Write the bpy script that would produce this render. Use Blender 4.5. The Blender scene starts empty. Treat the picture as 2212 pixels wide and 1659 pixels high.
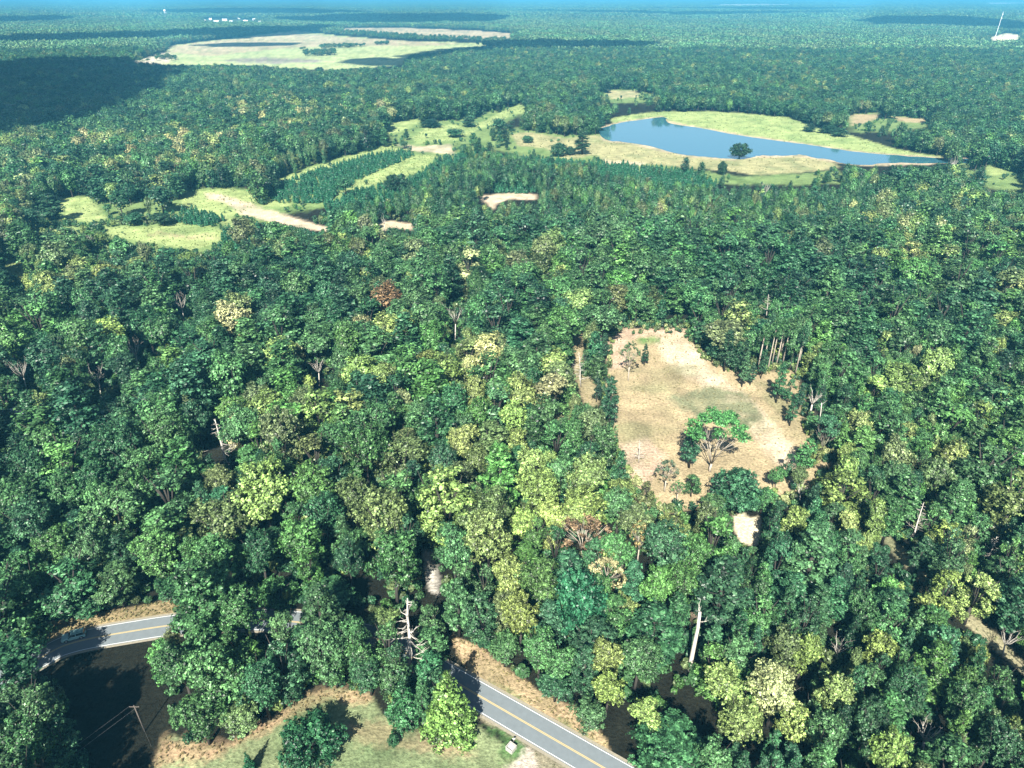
import bpy, math, random
import numpy as np
R_ = math.radians
for _c in (bpy.data.objects, bpy.data.meshes, bpy.data.materials):
    for _o in list(_c): _c.remove(_o)
SC = bpy.context.scene
COL = SC.collection

# ------------------------------------------------------------------ camera
CAM_H = 120.0; PITCH = R_(29.6); FPX = 683.0
cd = bpy.data.cameras.new("camera"); cam = bpy.data.objects.new("camera", cd); COL.objects.link(cam)
cam.location = (0, 0, CAM_H); cam.rotation_euler = (math.pi/2 - PITCH, 0, 0)
cd.sensor_width = 36; cd.lens = 36*FPX/1024; cd.clip_start = 0.5; cd.clip_end = 90000
SC.camera = cam
# ------------------------------------------------------------------ world, sun, exposure
SUN_EL = R_(43); SUN_AZ_DEG = 11.0          # shadows run away from the camera, 11 degrees to the right
w = bpy.data.worlds.new("World"); SC.world = w; w.use_nodes = True
nt = w.node_tree; sky = nt.nodes.new("ShaderNodeTexSky"); sky.sky_type = 'NISHITA'; sky.sun_disc = False
sky.sun_elevation = SUN_EL; sky.sun_rotation = R_(180 + SUN_AZ_DEG); sky.altitude = 100
sky.air_density = 1.0; sky.dust_density = 1.0; sky.ozone_density = 2.0
nt.links.new(sky.outputs[0], nt.nodes["Background"].inputs[0]); nt.nodes["Background"].inputs[1].default_value = 0.05
sd = bpy.data.lights.new("sun", 'SUN'); sd.energy = 5.0; sd.angle = R_(0.5); sd.color = (1.0, 0.95, 0.86)
sun = bpy.data.objects.new("sun", sd); COL.objects.link(sun); sun.location = (0, -50, 300)
LX, LY = math.sin(R_(SUN_AZ_DEG)), math.cos(R_(SUN_AZ_DEG))      # ground direction in which shadows run
from mathutils import Vector
LDIR = Vector((LX*math.cos(SUN_EL), LY*math.cos(SUN_EL), -math.sin(SUN_EL)))
sun.rotation_euler = LDIR.to_track_quat('-Z', 'Y').to_euler()
SC.view_settings.view_transform = 'Standard'; SC.view_settings.look = 'None'
SC.view_settings.exposure = 1.6; SC.view_settings.gamma = 1.0; SC.view_settings.use_curve_mapping = False
SC.cycles.max_bounces = 4; SC.cycles.diffuse_bounces = 1; SC.cycles.glossy_bounces = 2; SC.cycles.transmission_bounces = 2
SC.cycles.volume_bounces = 0; SC.cycles.transparent_max_bounces = 4
SC.cycles.use_denoising = True; SC.cycles.use_adaptive_sampling = False
SC.cycles.caustics_reflective = False; SC.cycles.caustics_refractive = False

# ------------------------------------------------------------------ numbers and small helpers
K = 1024/2212.0
sP, cP = math.sin(PITCH), math.cos(PITCH)
def ground(dx, dy, z=0.0):
    """survey point (dx, dy) -> world X, Y at height z"""
    u = (dx*K-512)/FPX; v = (dy*K-384)/FPX
    dz = -sP - v*cP; dyy = cP - v*sP
    t = (CAM_H - z)/(-dz)
    return u*t, dyy*t
def topx(X, Y, Z):
    X = np.asarray(X, float); Y = np.asarray(Y, float); dz = np.asarray(Z, float) - CAM_H
    depth = np.maximum(Y*cP - dz*sP, 1e-3)
    u = X/depth; v = -(Y*sP + dz*cP)/depth
    return (512+FPX*u)/K, (384+FPX*v)/K
def inpoly(px, py, poly):
    c = np.zeros(np.shape(px), bool); n = len(poly)
    for i in range(n):
        x1, y1 = poly[i]; x2, y2 = poly[(i+1) % n]
        if y1 == y2: continue
        cond = ((y1 > py) != (y2 > py)) & (px < (x2-x1)*(py-y1)/(y2-y1)+x1)
        c ^= cond
    return c
def vnoise(x, y, seed=0):
    x = np.asarray(x, float); y = np.asarray(y, float)
    xi = np.floor(x).astype(np.int64); yi = np.floor(y).astype(np.int64)
    fx = x-xi; fy = y-yi; fx = fx*fx*(3-2*fx); fy = fy*fy*(3-2*fy)
    def h(a, b):
        n = (a*374761393 + b*668265263 + seed*974711) & 0xffffffff
        n = ((n ^ (n >> 13))*1274126177) & 0xffffffff
        return ((n ^ (n >> 16)) & 0xffff)/65535.0
    return (h(xi, yi)*(1-fx)+h(xi+1, yi)*fx)*(1-fy)+(h(xi, yi+1)*(1-fx)+h(xi+1, yi+1)*fx)*fy
def fbm(x, y, seed=0, o=3):
    s = 0; a = 0.5; t = 0
    for i in range(o):
        s = s+a*vnoise(x*2**i, y*2**i, seed+i); t += a; a *= .5
    return s/t
def mk_mesh(name, verts, faces, mats, attrs=None, smooth=False, mat_idx=None):
    me = bpy.data.meshes.new(name); verts = np.asarray(verts, np.float32)
    if isinstance(faces, np.ndarray):
        n, k = faces.shape
        me.vertices.add(len(verts)); me.vertices.foreach_set("co", verts.ravel())
        me.loops.add(n*k); me.loops.foreach_set("vertex_index", faces.astype(np.int32).ravel())
        me.polygons.add(n); me.polygons.foreach_set("loop_start", (np.arange(n)*k).astype(np.int32))
        me.polygons.foreach_set("loop_total", np.full(n, k, np.int32))
        me.update(calc_edges=True)
    else:
        me.from_pydata([tuple(v) for v in verts.tolist()], [], faces); me.update()
    for m in (mats if isinstance(mats, (list, tuple)) else [mats]): me.materials.append(m)
    for nm, dom, typ, arr in (attrs or []):
        a = me.attributes.new(nm, typ, dom)
        a.data.foreach_set("value" if typ == 'FLOAT' else ("color" if 'COLOR' in typ else "vector"), np.asarray(arr, np.float32).ravel())
    if mat_idx is not None: me.polygons.foreach_set("material_index", np.asarray(mat_idx, np.int32))
    if smooth: me.polygons.foreach_set("use_smooth", np.ones(len(me.polygons), bool))
    return me
def link(name, data, parent=None, loc=(0, 0, 0), rz=0, scale=None):
    o = bpy.data.objects.new(name, data); COL.objects.link(o)
    o.location = loc; o.rotation_euler = (0, 0, rz)
    if scale is not None: o.scale = scale
    if parent is not None: o.parent = parent
    return o
def tag(o, label=None, cat=None, group=None, kind=None):
    if label: o["label"] = label
    if cat: o["category"] = cat
    if group: o["group"] = group
    if kind: o["kind"] = kind
    return o
class MB:
    """collects simple solids into one mesh"""
    def __init__(s): s.v = []; s.f = []
    def add(s, v, f):
        b = len(s.v); s.v += [tuple(p) for p in v]; s.f += [tuple(i+b for i in q) for q in f]; return s
    def box(s, x0, x1, y0, y1, z0, z1):
        return s.add([(x0,y0,z0),(x1,y0,z0),(x1,y1,z0),(x0,y1,z0),(x0,y0,z1),(x1,y0,z1),(x1,y1,z1),(x0,y1,z1)],
                     [(0,3,2,1),(4,5,6,7),(0,1,5,4),(1,2,6,5),(2,3,7,6),(3,0,4,7)])
    def tube(s, pts, rad, n=6):
        pts = [Vector(p) for p in pts]; vs = []; fs = []
        for i, p in enumerate(pts):
            d = (pts[min(i+1, len(pts)-1)]-pts[max(i-1, 0)]).normalized()
            a = d.orthogonal().normalized() if i == 0 else (a - d*a.dot(d)).normalized()
            b = d.cross(a)
            for k in range(n):
                t = 2*math.pi*k/n; vs.append(p+(a*math.cos(t)+b*math.sin(t))*rad[i])
        for i in range(len(pts)-1):
            for k in range(n):
                k2 = (k+1) % n; fs.append((i*n+k, i*n+k2, (i+1)*n+k2, (i+1)*n+k))
        fs.append(tuple(range(n-1, -1, -1))); fs.append(tuple((len(pts)-1)*n+k for k in range(n)))
        return s.add(vs, fs)
    def mesh(s, name, mat, smooth=False): return mk_mesh(name, s.v, s.f, mat, smooth=smooth)
    def build(s, name, mat, parent=None, smooth=False): return link(name, s.mesh(name, mat, smooth), parent)

# ------------------------------------------------------------------ materials
def newmat(name):
    m = bpy.data.materials.new(name); m.use_nodes = True
    n = m.node_tree; b = n.nodes["Principled BSDF"]; return m, n, b
def simple(name, col, rough=0.7, metal=0.0, spec=0.3, noise=0.0, nscale=3.0):
    m, n, b = newmat(name); b.inputs["Roughness"].default_value = rough; b.inputs["Metallic"].default_value = metal
    b.inputs["Specular IOR Level"].default_value = spec
    if noise:
        tc = n.nodes.new("ShaderNodeTexCoord"); t = n.nodes.new("ShaderNodeTexNoise"); t.inputs["Scale"].default_value = nscale; t.inputs["Detail"].default_value = 4
        mx = n.nodes.new("ShaderNodeMix"); mx.data_type = 'RGBA'
        mx.inputs[6].default_value = (*[c*(1-noise) for c in col], 1); mx.inputs[7].default_value = (*[min(1, c*(1+noise)) for c in col], 1)
        n.links.new(tc.outputs["Object"], t.inputs["Vector"]); n.links.new(t.outputs[0], mx.inputs[0]); n.links.new(mx.outputs[2], b.inputs["Base Color"])
    else: b.inputs["Base Color"].default_value = (*col, 1)
    return m
def foliage():
    m, n, b = newmat("foliage"); N = n.nodes; L = n.links
    at = N.new("ShaderNodeAttribute"); at.attribute_type = 'INSTANCER'; at.attribute_name = "tint"
    va = N.new("ShaderNodeAttribute"); va.attribute_type = 'GEOMETRY'; va.attribute_name = "v"
    mr = N.new("ShaderNodeMapRange"); mr.inputs[1].default_value = 0; mr.inputs[2].default_value = 1; mr.inputs[3].default_value = 0.16; mr.inputs[4].default_value = 3.0
    pw_ = N.new("ShaderNodeMath"); pw_.operation = 'POWER'; pw_.inputs[1].default_value = 1.5; L.new(va.outputs["Fac"], pw_.inputs[0]); L.new(pw_.outputs[0], mr.inputs[0])
    sc = N.new("ShaderNodeVectorMath"); sc.operation = 'SCALE'; L.new(at.outputs["Color"], sc.inputs[0]); L.new(mr.outputs[0], sc.inputs["Scale"])
    # brighter leaves lean to yellow
    mu = N.new("ShaderNodeVectorMath"); mu.operation = 'MULTIPLY_ADD'; mu.inputs[1].default_value = (1, 1, 1)
    r2 = N.new("ShaderNodeMapRange"); r2.inputs[1].default_value = 0.55; r2.inputs[2].default_value = 1.0; r2.inputs[3].default_value = 0; r2.inputs[4].default_value = 1
    L.new(va.outputs["Fac"], r2.inputs[0])
    ye = N.new("ShaderNodeVectorMath"); ye.operation = 'SCALE'; ye.inputs[0].default_value = (0.030, 0.026, 0.004); L.new(r2.outputs[0], ye.inputs["Scale"])
    L.new(sc.outputs[0], mu.inputs[0]); L.new(ye.outputs[0], mu.inputs[2])
    L.new(mu.outputs[0], b.inputs["Base Color"]); b.inputs["Roughness"].default_value = 0.42; b.inputs["Specular IOR Level"].default_value = 0.30
    tr = N.new("ShaderNodeBsdfTranslucent"); L.new(mu.outputs[0], tr.inputs["Color"])
    mx = N.new("ShaderNodeMixShader"); mx.inputs[0].default_value = 0.10
    out = N["Material Output"]; L.new(b.outputs[0], mx.inputs[1]); L.new(tr.outputs[0], mx.inputs[2]); L.new(mx.outputs[0], out.inputs["Surface"])
    return m
FOL = foliage()
BARK = simple("bark", (0.040, 0.036, 0.030), 0.9, noise=0.4, nscale=2.5)
PALEBARK = simple("pale_bark", (0.34, 0.30, 0.24), 0.9, noise=0.25, nscale=2.0)
DEADWOOD = simple("bleached_wood", (0.46, 0.43, 0.37), 0.85, noise=0.2, nscale=2.0)
def ground_mat():
    m, n, b = newmat("ground_cover"); N = n.nodes; L = n.links
    at = N.new("ShaderNodeAttribute"); at.attribute_name = "albedo"
    tc = N.new("ShaderNodeTexCoord")
    def nz(scale, det, lo, hi, vec=None):
        t = N.new("ShaderNodeTexNoise"); t.inputs["Scale"].default_value = scale; t.inputs["Detail"].default_value = det; t.inputs["Roughness"].default_value = .65
        L.new(vec or tc.outputs["Object"], t.inputs["Vector"])
        r = N.new("ShaderNodeMapRange"); r.inputs[1].default_value = .3; r.inputs[2].default_value = .7; r.inputs[3].default_value = lo; r.inputs[4].default_value = hi
        L.new(t.outputs[0], r.inputs[0]); return r
    a = nz(1.3, 6, .5, 1.42); c = nz(.16, 6, .72, 1.25)
    mm = N.new("ShaderNodeMath"); mm.operation = 'MULTIPLY'; L.new(a.outputs[0], mm.inputs[0]); L.new(c.outputs[0], mm.inputs[1])
    s = N.new("ShaderNodeVectorMath"); s.operation = 'SCALE'; L.new(at.outputs["Color"], s.inputs[0]); L.new(mm.outputs[0], s.inputs["Scale"])
    L.new(s.outputs[0], b.inputs["Base Color"]); b.inputs["Roughness"].default_value = .95; b.inputs["Specular IOR Level"].default_value = .1
    bp = N.new("ShaderNodeBump"); bp.inputs["Strength"].default_value = .6; bp.inputs["Distance"].default_value = .35
    L.new(a.outputs[0], bp.inputs["Height"]); L.new(bp.outputs[0], b.inputs["Normal"])
    return m
GROUND = ground_mat()

# ------------------------------------------------------------------ survey of the open ground (polygons)
C_FLOOR = (0.011, 0.012, 0.008)  # forest floor, darker than leaf litter: shade of the gaps put into its colour
DRY = (0.33, 0.265, 0.155); SAND = (0.48, 0.39, 0.27); PINK = (0.43, 0.315, 0.225); GREEN = (0.10, 0.165, 0.06)
YG = (0.27, 0.33, 0.125); LAWN = (0.165, 0.20, 0.10); GRAVEL = (0.42, 0.37, 0.30); CROP = (0.31, 0.35, 0.16); TRAIL = (0.25, 0.26, 0.14)
# name, colour, polygon, blocks-trees (visible open ground)
Z = [
 ("clear", DRY, [(1306,722),(1350,706),(1410,712),(1490,706),(1502,745),(1530,772),(1570,795),(1640,800),(1715,800),(1738,850),(1750,930),(1775,985),(1800,1000),(1780,1040),(1690,1085),(1600,1085),(1440,1110),(1375,1080),(1350,1010),(1322,995),(1310,900),(1300,860),(1312,800)], 1),
 ("clear2", DRY, [(1238,715),(1262,712),(1258,780),(1300,850),(1290,880),(1262,880),(1238,800)], 1),
 ("pinkA", PINK, [(1310,725),(1360,712),(1352,790),(1315,800)], 0),
 ("track1", SAND, [(1400,722),(1470,720),(1530,790),(1640,880),(1700,950),(1745,1000),(1700,1020),(1640,960),(1560,870),(1450,790)], 0),
 ("pinkB", PINK, [(1330,960),(1400,940),(1440,990),(1400,1060),(1340,1010)], 0),
 ("grn1", (0.168, 0.175, 0.098), [(1440,860),(1530,830),(1610,850),(1650,900),(1600,930),(1500,900)], 0),
 ("grn2", (0.091, 0.168, 0.049), [(1375,725),(1420,722),(1425,738),(1380,742)], 0),
 ("sandtop", PINK, [(1320,712),(1490,706),(1488,722),(1330,728)], 0),
 ("pad", (0.574, 0.504, 0.350), [(1582,1112),(1606,1105),(1618,1118),(1642,1115),(1642,1160),(1632,1180),(1600,1172),(1584,1140)], 1),
 ("pad2", PINK, [(1582,1205),(1628,1212),(1628,1242),(1590,1236)], 0),
 ("pad3", PINK, [(1488,1300),(1515,1300),(1512,1335),(1490,1338)], 0),
 ("trail", (.27,.25,.15), [(1850,1090),(1870,1098),(1912,1148),(1958,1192),(1975,1215),(2035,1268),(2100,1325),(2160,1377),(2212,1430),(2330,1545),(2305,1565),(2212,1460),(2132,1388),(2065,1328),(2022,1285),(1942,1210),(1885,1140),(1845,1100)], 1),
 ("lawn", LAWN, [(320,1670),(350,1600),(372,1585),(440,1612),(500,1608),(560,1568),(620,1530),(670,1505),(720,1484),(800,1498),(828,1548),(880,1575),(960,1580),(1035,1570),(1075,1600),(1110,1620),(1190,1680),(1240,1760),(1200,2300),(330,2300),(280,1760)], 1),
 ("lawnedge", (0.315, 0.224, 0.133), [(350,1590),(440,1608),(500,1604),(560,1564),(620,1526),(700,1484),(800,1495),(800,1520),(700,1512),(640,1545),(560,1590),(450,1640),(350,1650),(322,1659)], 0),
 ("lawntan", (0.266, 0.217, 0.126), [(740,1560),(830,1560),(880,1590),(1000,1600),(1030,1640),(900,1625),(760,1600)], 0),
 ("drive", GRAVEL, [(1108,1612),(1140,1605),(1180,1625),(1260,1690),(1240,1720),(1160,1720),(1080,1668),(1118,1640)], 1),
 ("driveIsle", GREEN, [(1158,1659),(1168,1640),(1205,1636),(1225,1650),(1232,1690),(1170,1690)], 0),
 ("boxgreen", (0.063, 0.133, 0.042), [(1055,1560),(1075,1575),(1130,1600),(1128,1630),(1100,1640),(1080,1640),(1090,1600),(1050,1575)], 0),
 ("vergeR", (0.350, 0.259, 0.154), [(960,1375),(990,1378),(1040,1398),(1090,1440),(1130,1468),(1190,1508),(1262,1530),(1275,1560),(1310,1600),(1330,1680),(1290,1650),(1180,1560),(1040,1475),(1000,1450)], 1),
 ("vergeRg", (0.084, 0.140, 0.049), [(1050,1470),(1090,1490),(1140,1530),(1135,1540),(1060,1488)], 0),
 ("vergeRg2", (0.084, 0.140, 0.049), [(1200,1545),(1260,1580),(1300,1625),(1280,1625),(1210,1570)], 0),
 ("road_open", (0.210, 0.189, 0.126), [(1026,1470),(1316,1625),(1340,1760),(1200,1760),(1150,1620),(1026,1545)], 1),
 ("vergeL", (0.294, 0.231, 0.126), [(85,1345),(150,1335),(250,1318),(392,1292),(398,1318),(330,1345),(200,1372),(120,1380),(80,1375)], 1),
 ("road_openL", (0.070, 0.077, 0.049), [(55,1440),(60,1410),(130,1372),(330,1340),(330,1372),(200,1400),(100,1440),(60,1450)], 1),
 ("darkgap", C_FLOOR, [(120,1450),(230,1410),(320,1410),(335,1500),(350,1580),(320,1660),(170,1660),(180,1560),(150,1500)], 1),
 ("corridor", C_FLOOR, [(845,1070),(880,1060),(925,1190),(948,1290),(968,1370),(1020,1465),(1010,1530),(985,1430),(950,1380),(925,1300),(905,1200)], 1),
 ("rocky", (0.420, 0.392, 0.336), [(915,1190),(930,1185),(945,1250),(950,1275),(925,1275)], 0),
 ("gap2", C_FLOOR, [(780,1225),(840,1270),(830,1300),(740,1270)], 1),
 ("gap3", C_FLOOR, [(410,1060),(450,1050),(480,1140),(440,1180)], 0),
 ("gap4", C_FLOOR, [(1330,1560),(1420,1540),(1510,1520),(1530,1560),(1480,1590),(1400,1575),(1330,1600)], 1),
 # middle distance meadows and tracks
 ("sandpatch", SAND, [(1032,425),(1060,420),(1110,415),(1160,420),(1160,432),(1100,430),(1075,440),(1068,455),(1050,440)], 1),
 ("sandpatch2", SAND, [(812,480),(850,478),(892,482),(890,496),(850,492),(825,502)], 1),
 ("leftmead", YG, [(220,492),(300,488),(400,480),(440,465),(480,500),(480,520),(420,540),(330,525),(235,510)], 1),
 ("leftmead2", YG, [(125,432),(190,425),(235,470),(190,480),(130,470)], 1),
 ("leftmead3", YG, [(390,418),(500,405),(560,420),(550,450),(505,465),(500,490),(450,470),(395,450)], 1),
 ("leftmead4", YG, [(85,495),(150,485),(200,525),(190,545),(100,520)], 0),
 ("lefttrail", DRY, [(330,500),(480,512),(480,516),(330,508)], 0),
 ("track2", SAND, [(442,416),(480,420),(520,432),(600,458),(660,478),(715,492),(712,502),(650,492),(580,478),(520,462),(495,440),(450,428)], 1),
 ("mead5", YG, [(555,450),(560,435),(600,430),(640,440),(600,455)], 0),
 ("mead6", YG, [(575,395),(650,370),(760,335),(850,312),(862,322),(800,348),(700,382),(640,408),(600,402)], 1),
 ("mead7", YG, [(735,410),(790,380),(860,345),(900,335),(945,335),(925,360),(870,385),(800,400),(760,415),(740,425)], 1),
 ("mead8", YG, [(833,268),(860,262),(905,258),(905,268),(860,285),(838,290)], 1),
 ("mead9", YG, [(890,296),(925,275),(985,268),(1005,280),(1050,258),(1100,235),(1135,222),(1135,240),(1080,262),(1030,280),(1000,300),(960,305),(900,312)], 1),
 ("sand10", SAND, [(850,310),(900,316),(975,312),(982,335),(960,332),(890,325)], 1),
 ("mead11", (0.294, 0.280, 0.140), [(1105,290),(1140,285),(1220,298),(1290,292),(1300,298),(1380,312),(1440,328),(1500,338),(1570,345),(1620,342),(1640,338),(1730,338),(1800,350),(1815,362),(1760,370),(1640,378),(1560,368),(1480,362),(1390,352),(1300,350),(1290,335),(1220,345),(1180,320),(1120,315)], 1),
 ("sand12", SAND, [(1300,345),(1390,350),(1390,356),(1300,354)], 0),
 ("nbank", YG, [(1300,262),(1345,250),(1425,240),(1530,240),(1600,244),(1700,252),(1760,275),(1830,290),(1880,305),(1930,320),(1990,332),(2040,338),(2030,342),(1990,345),(1860,332),(1750,316),(1600,296),(1445,268),(1430,255),(1340,268)], 1),
 ("nbank2", DRY, [(1835,248),(1905,245),(1905,252),(1880,262),(1840,272)], 1),
 ("nbank3", DRY, [(1925,250),(2005,258),(2000,266),(1940,262)], 1),
 ("patch13", (0.315, 0.294, 0.154), [(1305,195),(1380,195),(1380,210),(1320,214)], 1),
 ("patch14", YG, [(2125,365),(2165,355),(2175,375),(2140,380)], 1),
 ("leftsp", DRY, [(0,700),(18,698),(20,712),(0,716)], 1),
 ("leftmead15", YG, [(0,560),(40,556),(62,590),(50,610),(10,580)], 1),
 ("shorl", (0.385, 0.315, 0.210), [(1290,276),(1340,262),(1430,250),(1446,262),(1600,290),(1750,311),(1862,327),(2025,339),(2120,343),(2000,356),(1868,359),(1800,350),(1730,339),(1640,341),(1570,346),(1500,340),(1435,329),(1375,314),(1300,304)], 1),
 # far fields
 ("field1", CROP, [(280,132),(360,112),(364,99),(420,92),(610,69),(640,66),(740,78),(870,88),(1010,92),(1075,96),(985,106),(880,122),(868,142),(700,152),(600,146),(560,142),(500,140),(420,141),(352,140)], 1),
 ("field1dry", (0.350, 0.294, 0.182), [(364,112),(365,100),(620,70),(740,80),(1000,95),(900,100),(700,100),(600,105),(450,122)], 0),
 ("field1br", (0.210, 0.189, 0.154), [(480,130),(560,124),(680,128),(700,134),(600,138),(510,136)], 0),
 ("bright1", (0.525, 0.462, 0.350), [(285,135),(310,122),(362,112),(375,122),(350,140),(330,140)], 0),
 ("field2", (0.364, 0.301, 0.189), [(740,61),(870,60),(1030,66),(1102,72),(1104,84),(1060,86),(900,76),(745,70)], 1),
 ("far1", (0.560, 0.504, 0.364), [(1535,10),(1620,8),(1708,9),(1708,12),(1620,13),(1540,13)], 0),
 ("far2", (0.420, 0.385, 0.280), [(1820,11),(1870,10),(1900,12),(1850,13)], 0),
 ("far3", (0.595, 0.560, 0.455), [(2130,6),(2230,5),(2230,9),(2140,10)], 0),
 ("far4", (0.525, 0.462, 0.315), [(1360,0.5),(1480,0.5),(1480,2),(1370,2)], 0),
 ("far5", (0.560, 0.518, 0.350), [(2135,82),(2170,72),(2205,74),(2200,88),(2150,90)], 1),
 ("town", (.06, .08, .04), [(440,42),(480,40),(570,44),(575,48),(500,48),(445,47)], 1),
]
SCRUBPOLY = [[(560,470),(540,440),(590,390),(700,345),(850,305),(825,275),(850,258),(905,250),(990,245),(1120,212),(1150,235),(1060,285),(1150,272),(1300,282),(1305,350),(1180,350),(1050,318),(1000,345),(940,360),(890,405),(780,430),(700,450)],
         [(60,440),(110,420),(250,425),(400,405),(500,398),(565,415),(600,470),(560,500),(470,560),(330,560),(200,555),(60,540)],
         [(1280,345),(1400,352),(1600,382),(1810,368),(1830,395),(1700,400),(1550,398),(1300,372)], [(2055,345),(2212,352),(2240,420),(2120,405)],
         [(0,545),(70,545),(110,620),(60,640),(0,620)], [(1820,240),(2010,245),(2020,275),(1930,285),(1840,285)], [(1290,190),(1420,190),(1420,222),(1290,222)]]
POND = [(1292,280),(1310,274),(1340,265),(1385,259),(1430,253),(1440,256),(1446,266),(1500,275),(1600,293),(1680,304),(1750,313),(1800,321),(1860,329),(1940,336),(2020,341),(2115,345),(2105,352),(2000,353),(1930,352),(1868,356),(1820,353),(1798,346),(1760,341),(1730,335),(1690,337),(1640,336),(1622,341),(1598,344),(1570,343),(1540,340),(1500,337),(1470,333),(1435,325),(1405,316),(1375,311),(1340,306),(1308,301)]
OPEN = [np.array(p, float) for n_, c_, p, b_ in Z if b_] + [np.array(POND, float)]

# ------------------------------------------------------------------ ground sheet
def build_ground():
    ys = []
    for y in np.arange(1200, -2.5, -1.4):
        ys.append(ground(0, y/K)[1])
    rows = [-30000, -3000, -500, -150, -50, 0]+[v for v in ys if v > 12]+[80000]
    rows = np.array(sorted(set(rows)))
    s = np.linspace(-1, 1, 600); s = np.concatenate([[-12, -4, -1.6], s, [1.6, 4, 12]])
    W = 90+0.80*np.maximum(rows, 0)
    X = s[None, :]*W[:, None]; Y = np.repeat(rows[:, None], len(s), 1)
    n, m = X.shape
    amp = np.clip(0.0045*Y, 0.5, 6); sc = np.clip(0.010*np.maximum(Y, 1), 1.2, 40)
    nx = (fbm(X/sc, Y/sc, 3)-.5)*2; ny = (fbm(X/sc, Y/sc, 9)-.5)*2
    PX, PY = topx(X+amp*nx*1.4, Y+amp*ny*1.4, 0*X)
    PY = np.where(Y < 5, 1e5, PY)
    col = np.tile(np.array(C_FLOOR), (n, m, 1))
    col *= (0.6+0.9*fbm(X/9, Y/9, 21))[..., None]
    for nm, c, p, b in [("scrub", (.15, .215, .075), q, 0) for q in SCRUBPOLY]+Z:
        p = np.array(p, float)
        x0, y0 = p.min(0)-30; x1, y1 = p.max(0)+30
        box = (PX > x0) & (PX < x1) & (PY > y0) & (PY < y1) & (Y > 5)
        if not box.any(): continue
        gx, gy, ga = X[box], Y[box], amp[:, 0][np.where(box)[0]]
        w_ = 0; nj = 5
        for q in range(nj):
            a_ = ga*(1.0 if b else 2.6); s1 = np.maximum(ga*(1.6+q), .5)
            jx = (fbm(gx/s1, gy/s1, 100+q)-.5)*2*a_*1.6; jy = (fbm(gx/s1, gy/s1, 200+q)-.5)*2*a_*2.2
            ax_, ay_ = topx(gx+jx, gy+jy, 0*gx); w_ = w_+inpoly(ax_, ay_, p)/nj
        if not b and nm != 'scrub': w_ = w_*np.clip(.15+1.7*fbm(gx/5, gy/5, 300), 0, 1)
        f = fbm(gx/6, gy/9, 31, 4)[..., None]
        cc = np.array(c)*(0.72+0.56*f)
        # dry grass turns greener and browner in patches
        if sum(c) > .4:
            g = fbm(gx/13+5, gy/13, 57)[..., None]
            cc = cc*(1-.35*np.clip((g-.5)*4, 0, 1)*np.array([1, .75, .9]))
        if nm.startswith("field"):
            st = fbm(gx/260, gy/45, 77)[..., None]; cc = cc*(.8+.5*st)
        col[box] = col[box]*(1-w_[:, None])+cc*w_[:, None]
    V = np.stack([X, Y, 0*X], -1).reshape(-1, 3)
    i = np.arange(n*m).reshape(n, m)
    F = np.stack([i[:-1, :-1], i[:-1, 1:], i[1:, 1:], i[1:, :-1]], -1).reshape(-1, 4)
    C4 = np.concatenate([col.reshape(-1, 3), np.ones((n*m, 1))], 1)
    me = mk_mesh("ground", V, F, GROUND, attrs=[("albedo", 'POINT', 'FLOAT_COLOR', C4)])
    return tag(link("ground", me), "rolling country floor of soil, dry grass and meadow under the woods", None, None, "structure")
build_ground()

# ------------------------------------------------------------------ pond
def water():
    m, n, b = newmat("pond_water"); b.inputs["Base Color"].default_value = (0.035, 0.12, 0.16, 1); b.inputs["Roughness"].default_value = .06
    b.inputs["Specular IOR Level"].default_value = 1.0; b.inputs["IOR"].default_value = 1.6
    tc = n.nodes.new("ShaderNodeTexCoord"); t = n.nodes.new("ShaderNodeTexNoise"); t.inputs["Scale"].default_value = .7; t.inputs["Detail"].default_value = 3
    bp = n.nodes.new("ShaderNodeBump"); bp.inputs["Strength"].default_value = .08; bp.inputs["Distance"].default_value = .1
    n.links.new(tc.outputs["Object"], t.inputs[0]); n.links.new(t.outputs[0], bp.inputs["Height"]); n.links.new(bp.outputs[0], b.inputs["Normal"])
    return m
def smooth_poly(pts, k=4):
    out = []; n = len(pts)
    for i in range(n):
        p0, p1, p2, p3 = [np.array(pts[(i+j) % n], float) for j in (-1, 0, 1, 2)]
        for t in np.linspace(0, 1, k, endpoint=False):
            out.append(.5*((2*p1)+(-p0+p2)*t+(2*p0-5*p1+4*p2-p3)*t*t+(-p0+3*p1-3*p2+p3)*t**3))
    return out
pw = [ground(x, y) for x, y in POND]; pw = smooth_poly(pw, 4)
rng = np.random.default_rng(5)
pv = [(x+rng.normal()*.7, y+rng.normal()*.9, 0.06) for x, y in pw]
tag(link("pond", mk_mesh("pond", pv, [tuple(range(len(pv)-1, -1, -1))] , water())), "long blue farm pond with bare sandy rim behind the woods", None, None, "structure")
bpy.data.objects["pond"].data.flip_normals()

# ------------------------------------------------------------------ road
ASPH = simple("worn_asphalt", (0.130, 0.152, 0.160), .85, noise=.16, nscale=.9)
WHITE = simple("road_paint_white", (0.70, 0.70, 0.66), .6); YEL = simple("road_paint_yellow", (0.50, 0.38, 0.15), .6)
def edge_mid(a, b): return ((a[0]+b[0])/2, (a[1]+b[1])/2)
A1 = ground(1024, 1464); A2 = ground(1312, 1627); B1 = ground(1034, 1537); B2 = ground(1236, 1659)
dA = Vector((A2[0]-A1[0], A2[1]-A1[1])).normalized(); nA = Vector((-dA.y, dA.x))
B1v = Vector(B1); side = (Vector(A1)-B1v).dot(nA); HALF = abs(side)/2
c0 = B1v + nA*(side/2)
start = c0 + dA*70; p1 = c0+dA*10; p2 = c0 - dA*3
L1 = Vector(ground(300, 1361)); L2 = Vector(ground(160, 1388)); L3 = Vector(ground(75, 1428))
dL = (L3-L2).normalized()
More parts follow.
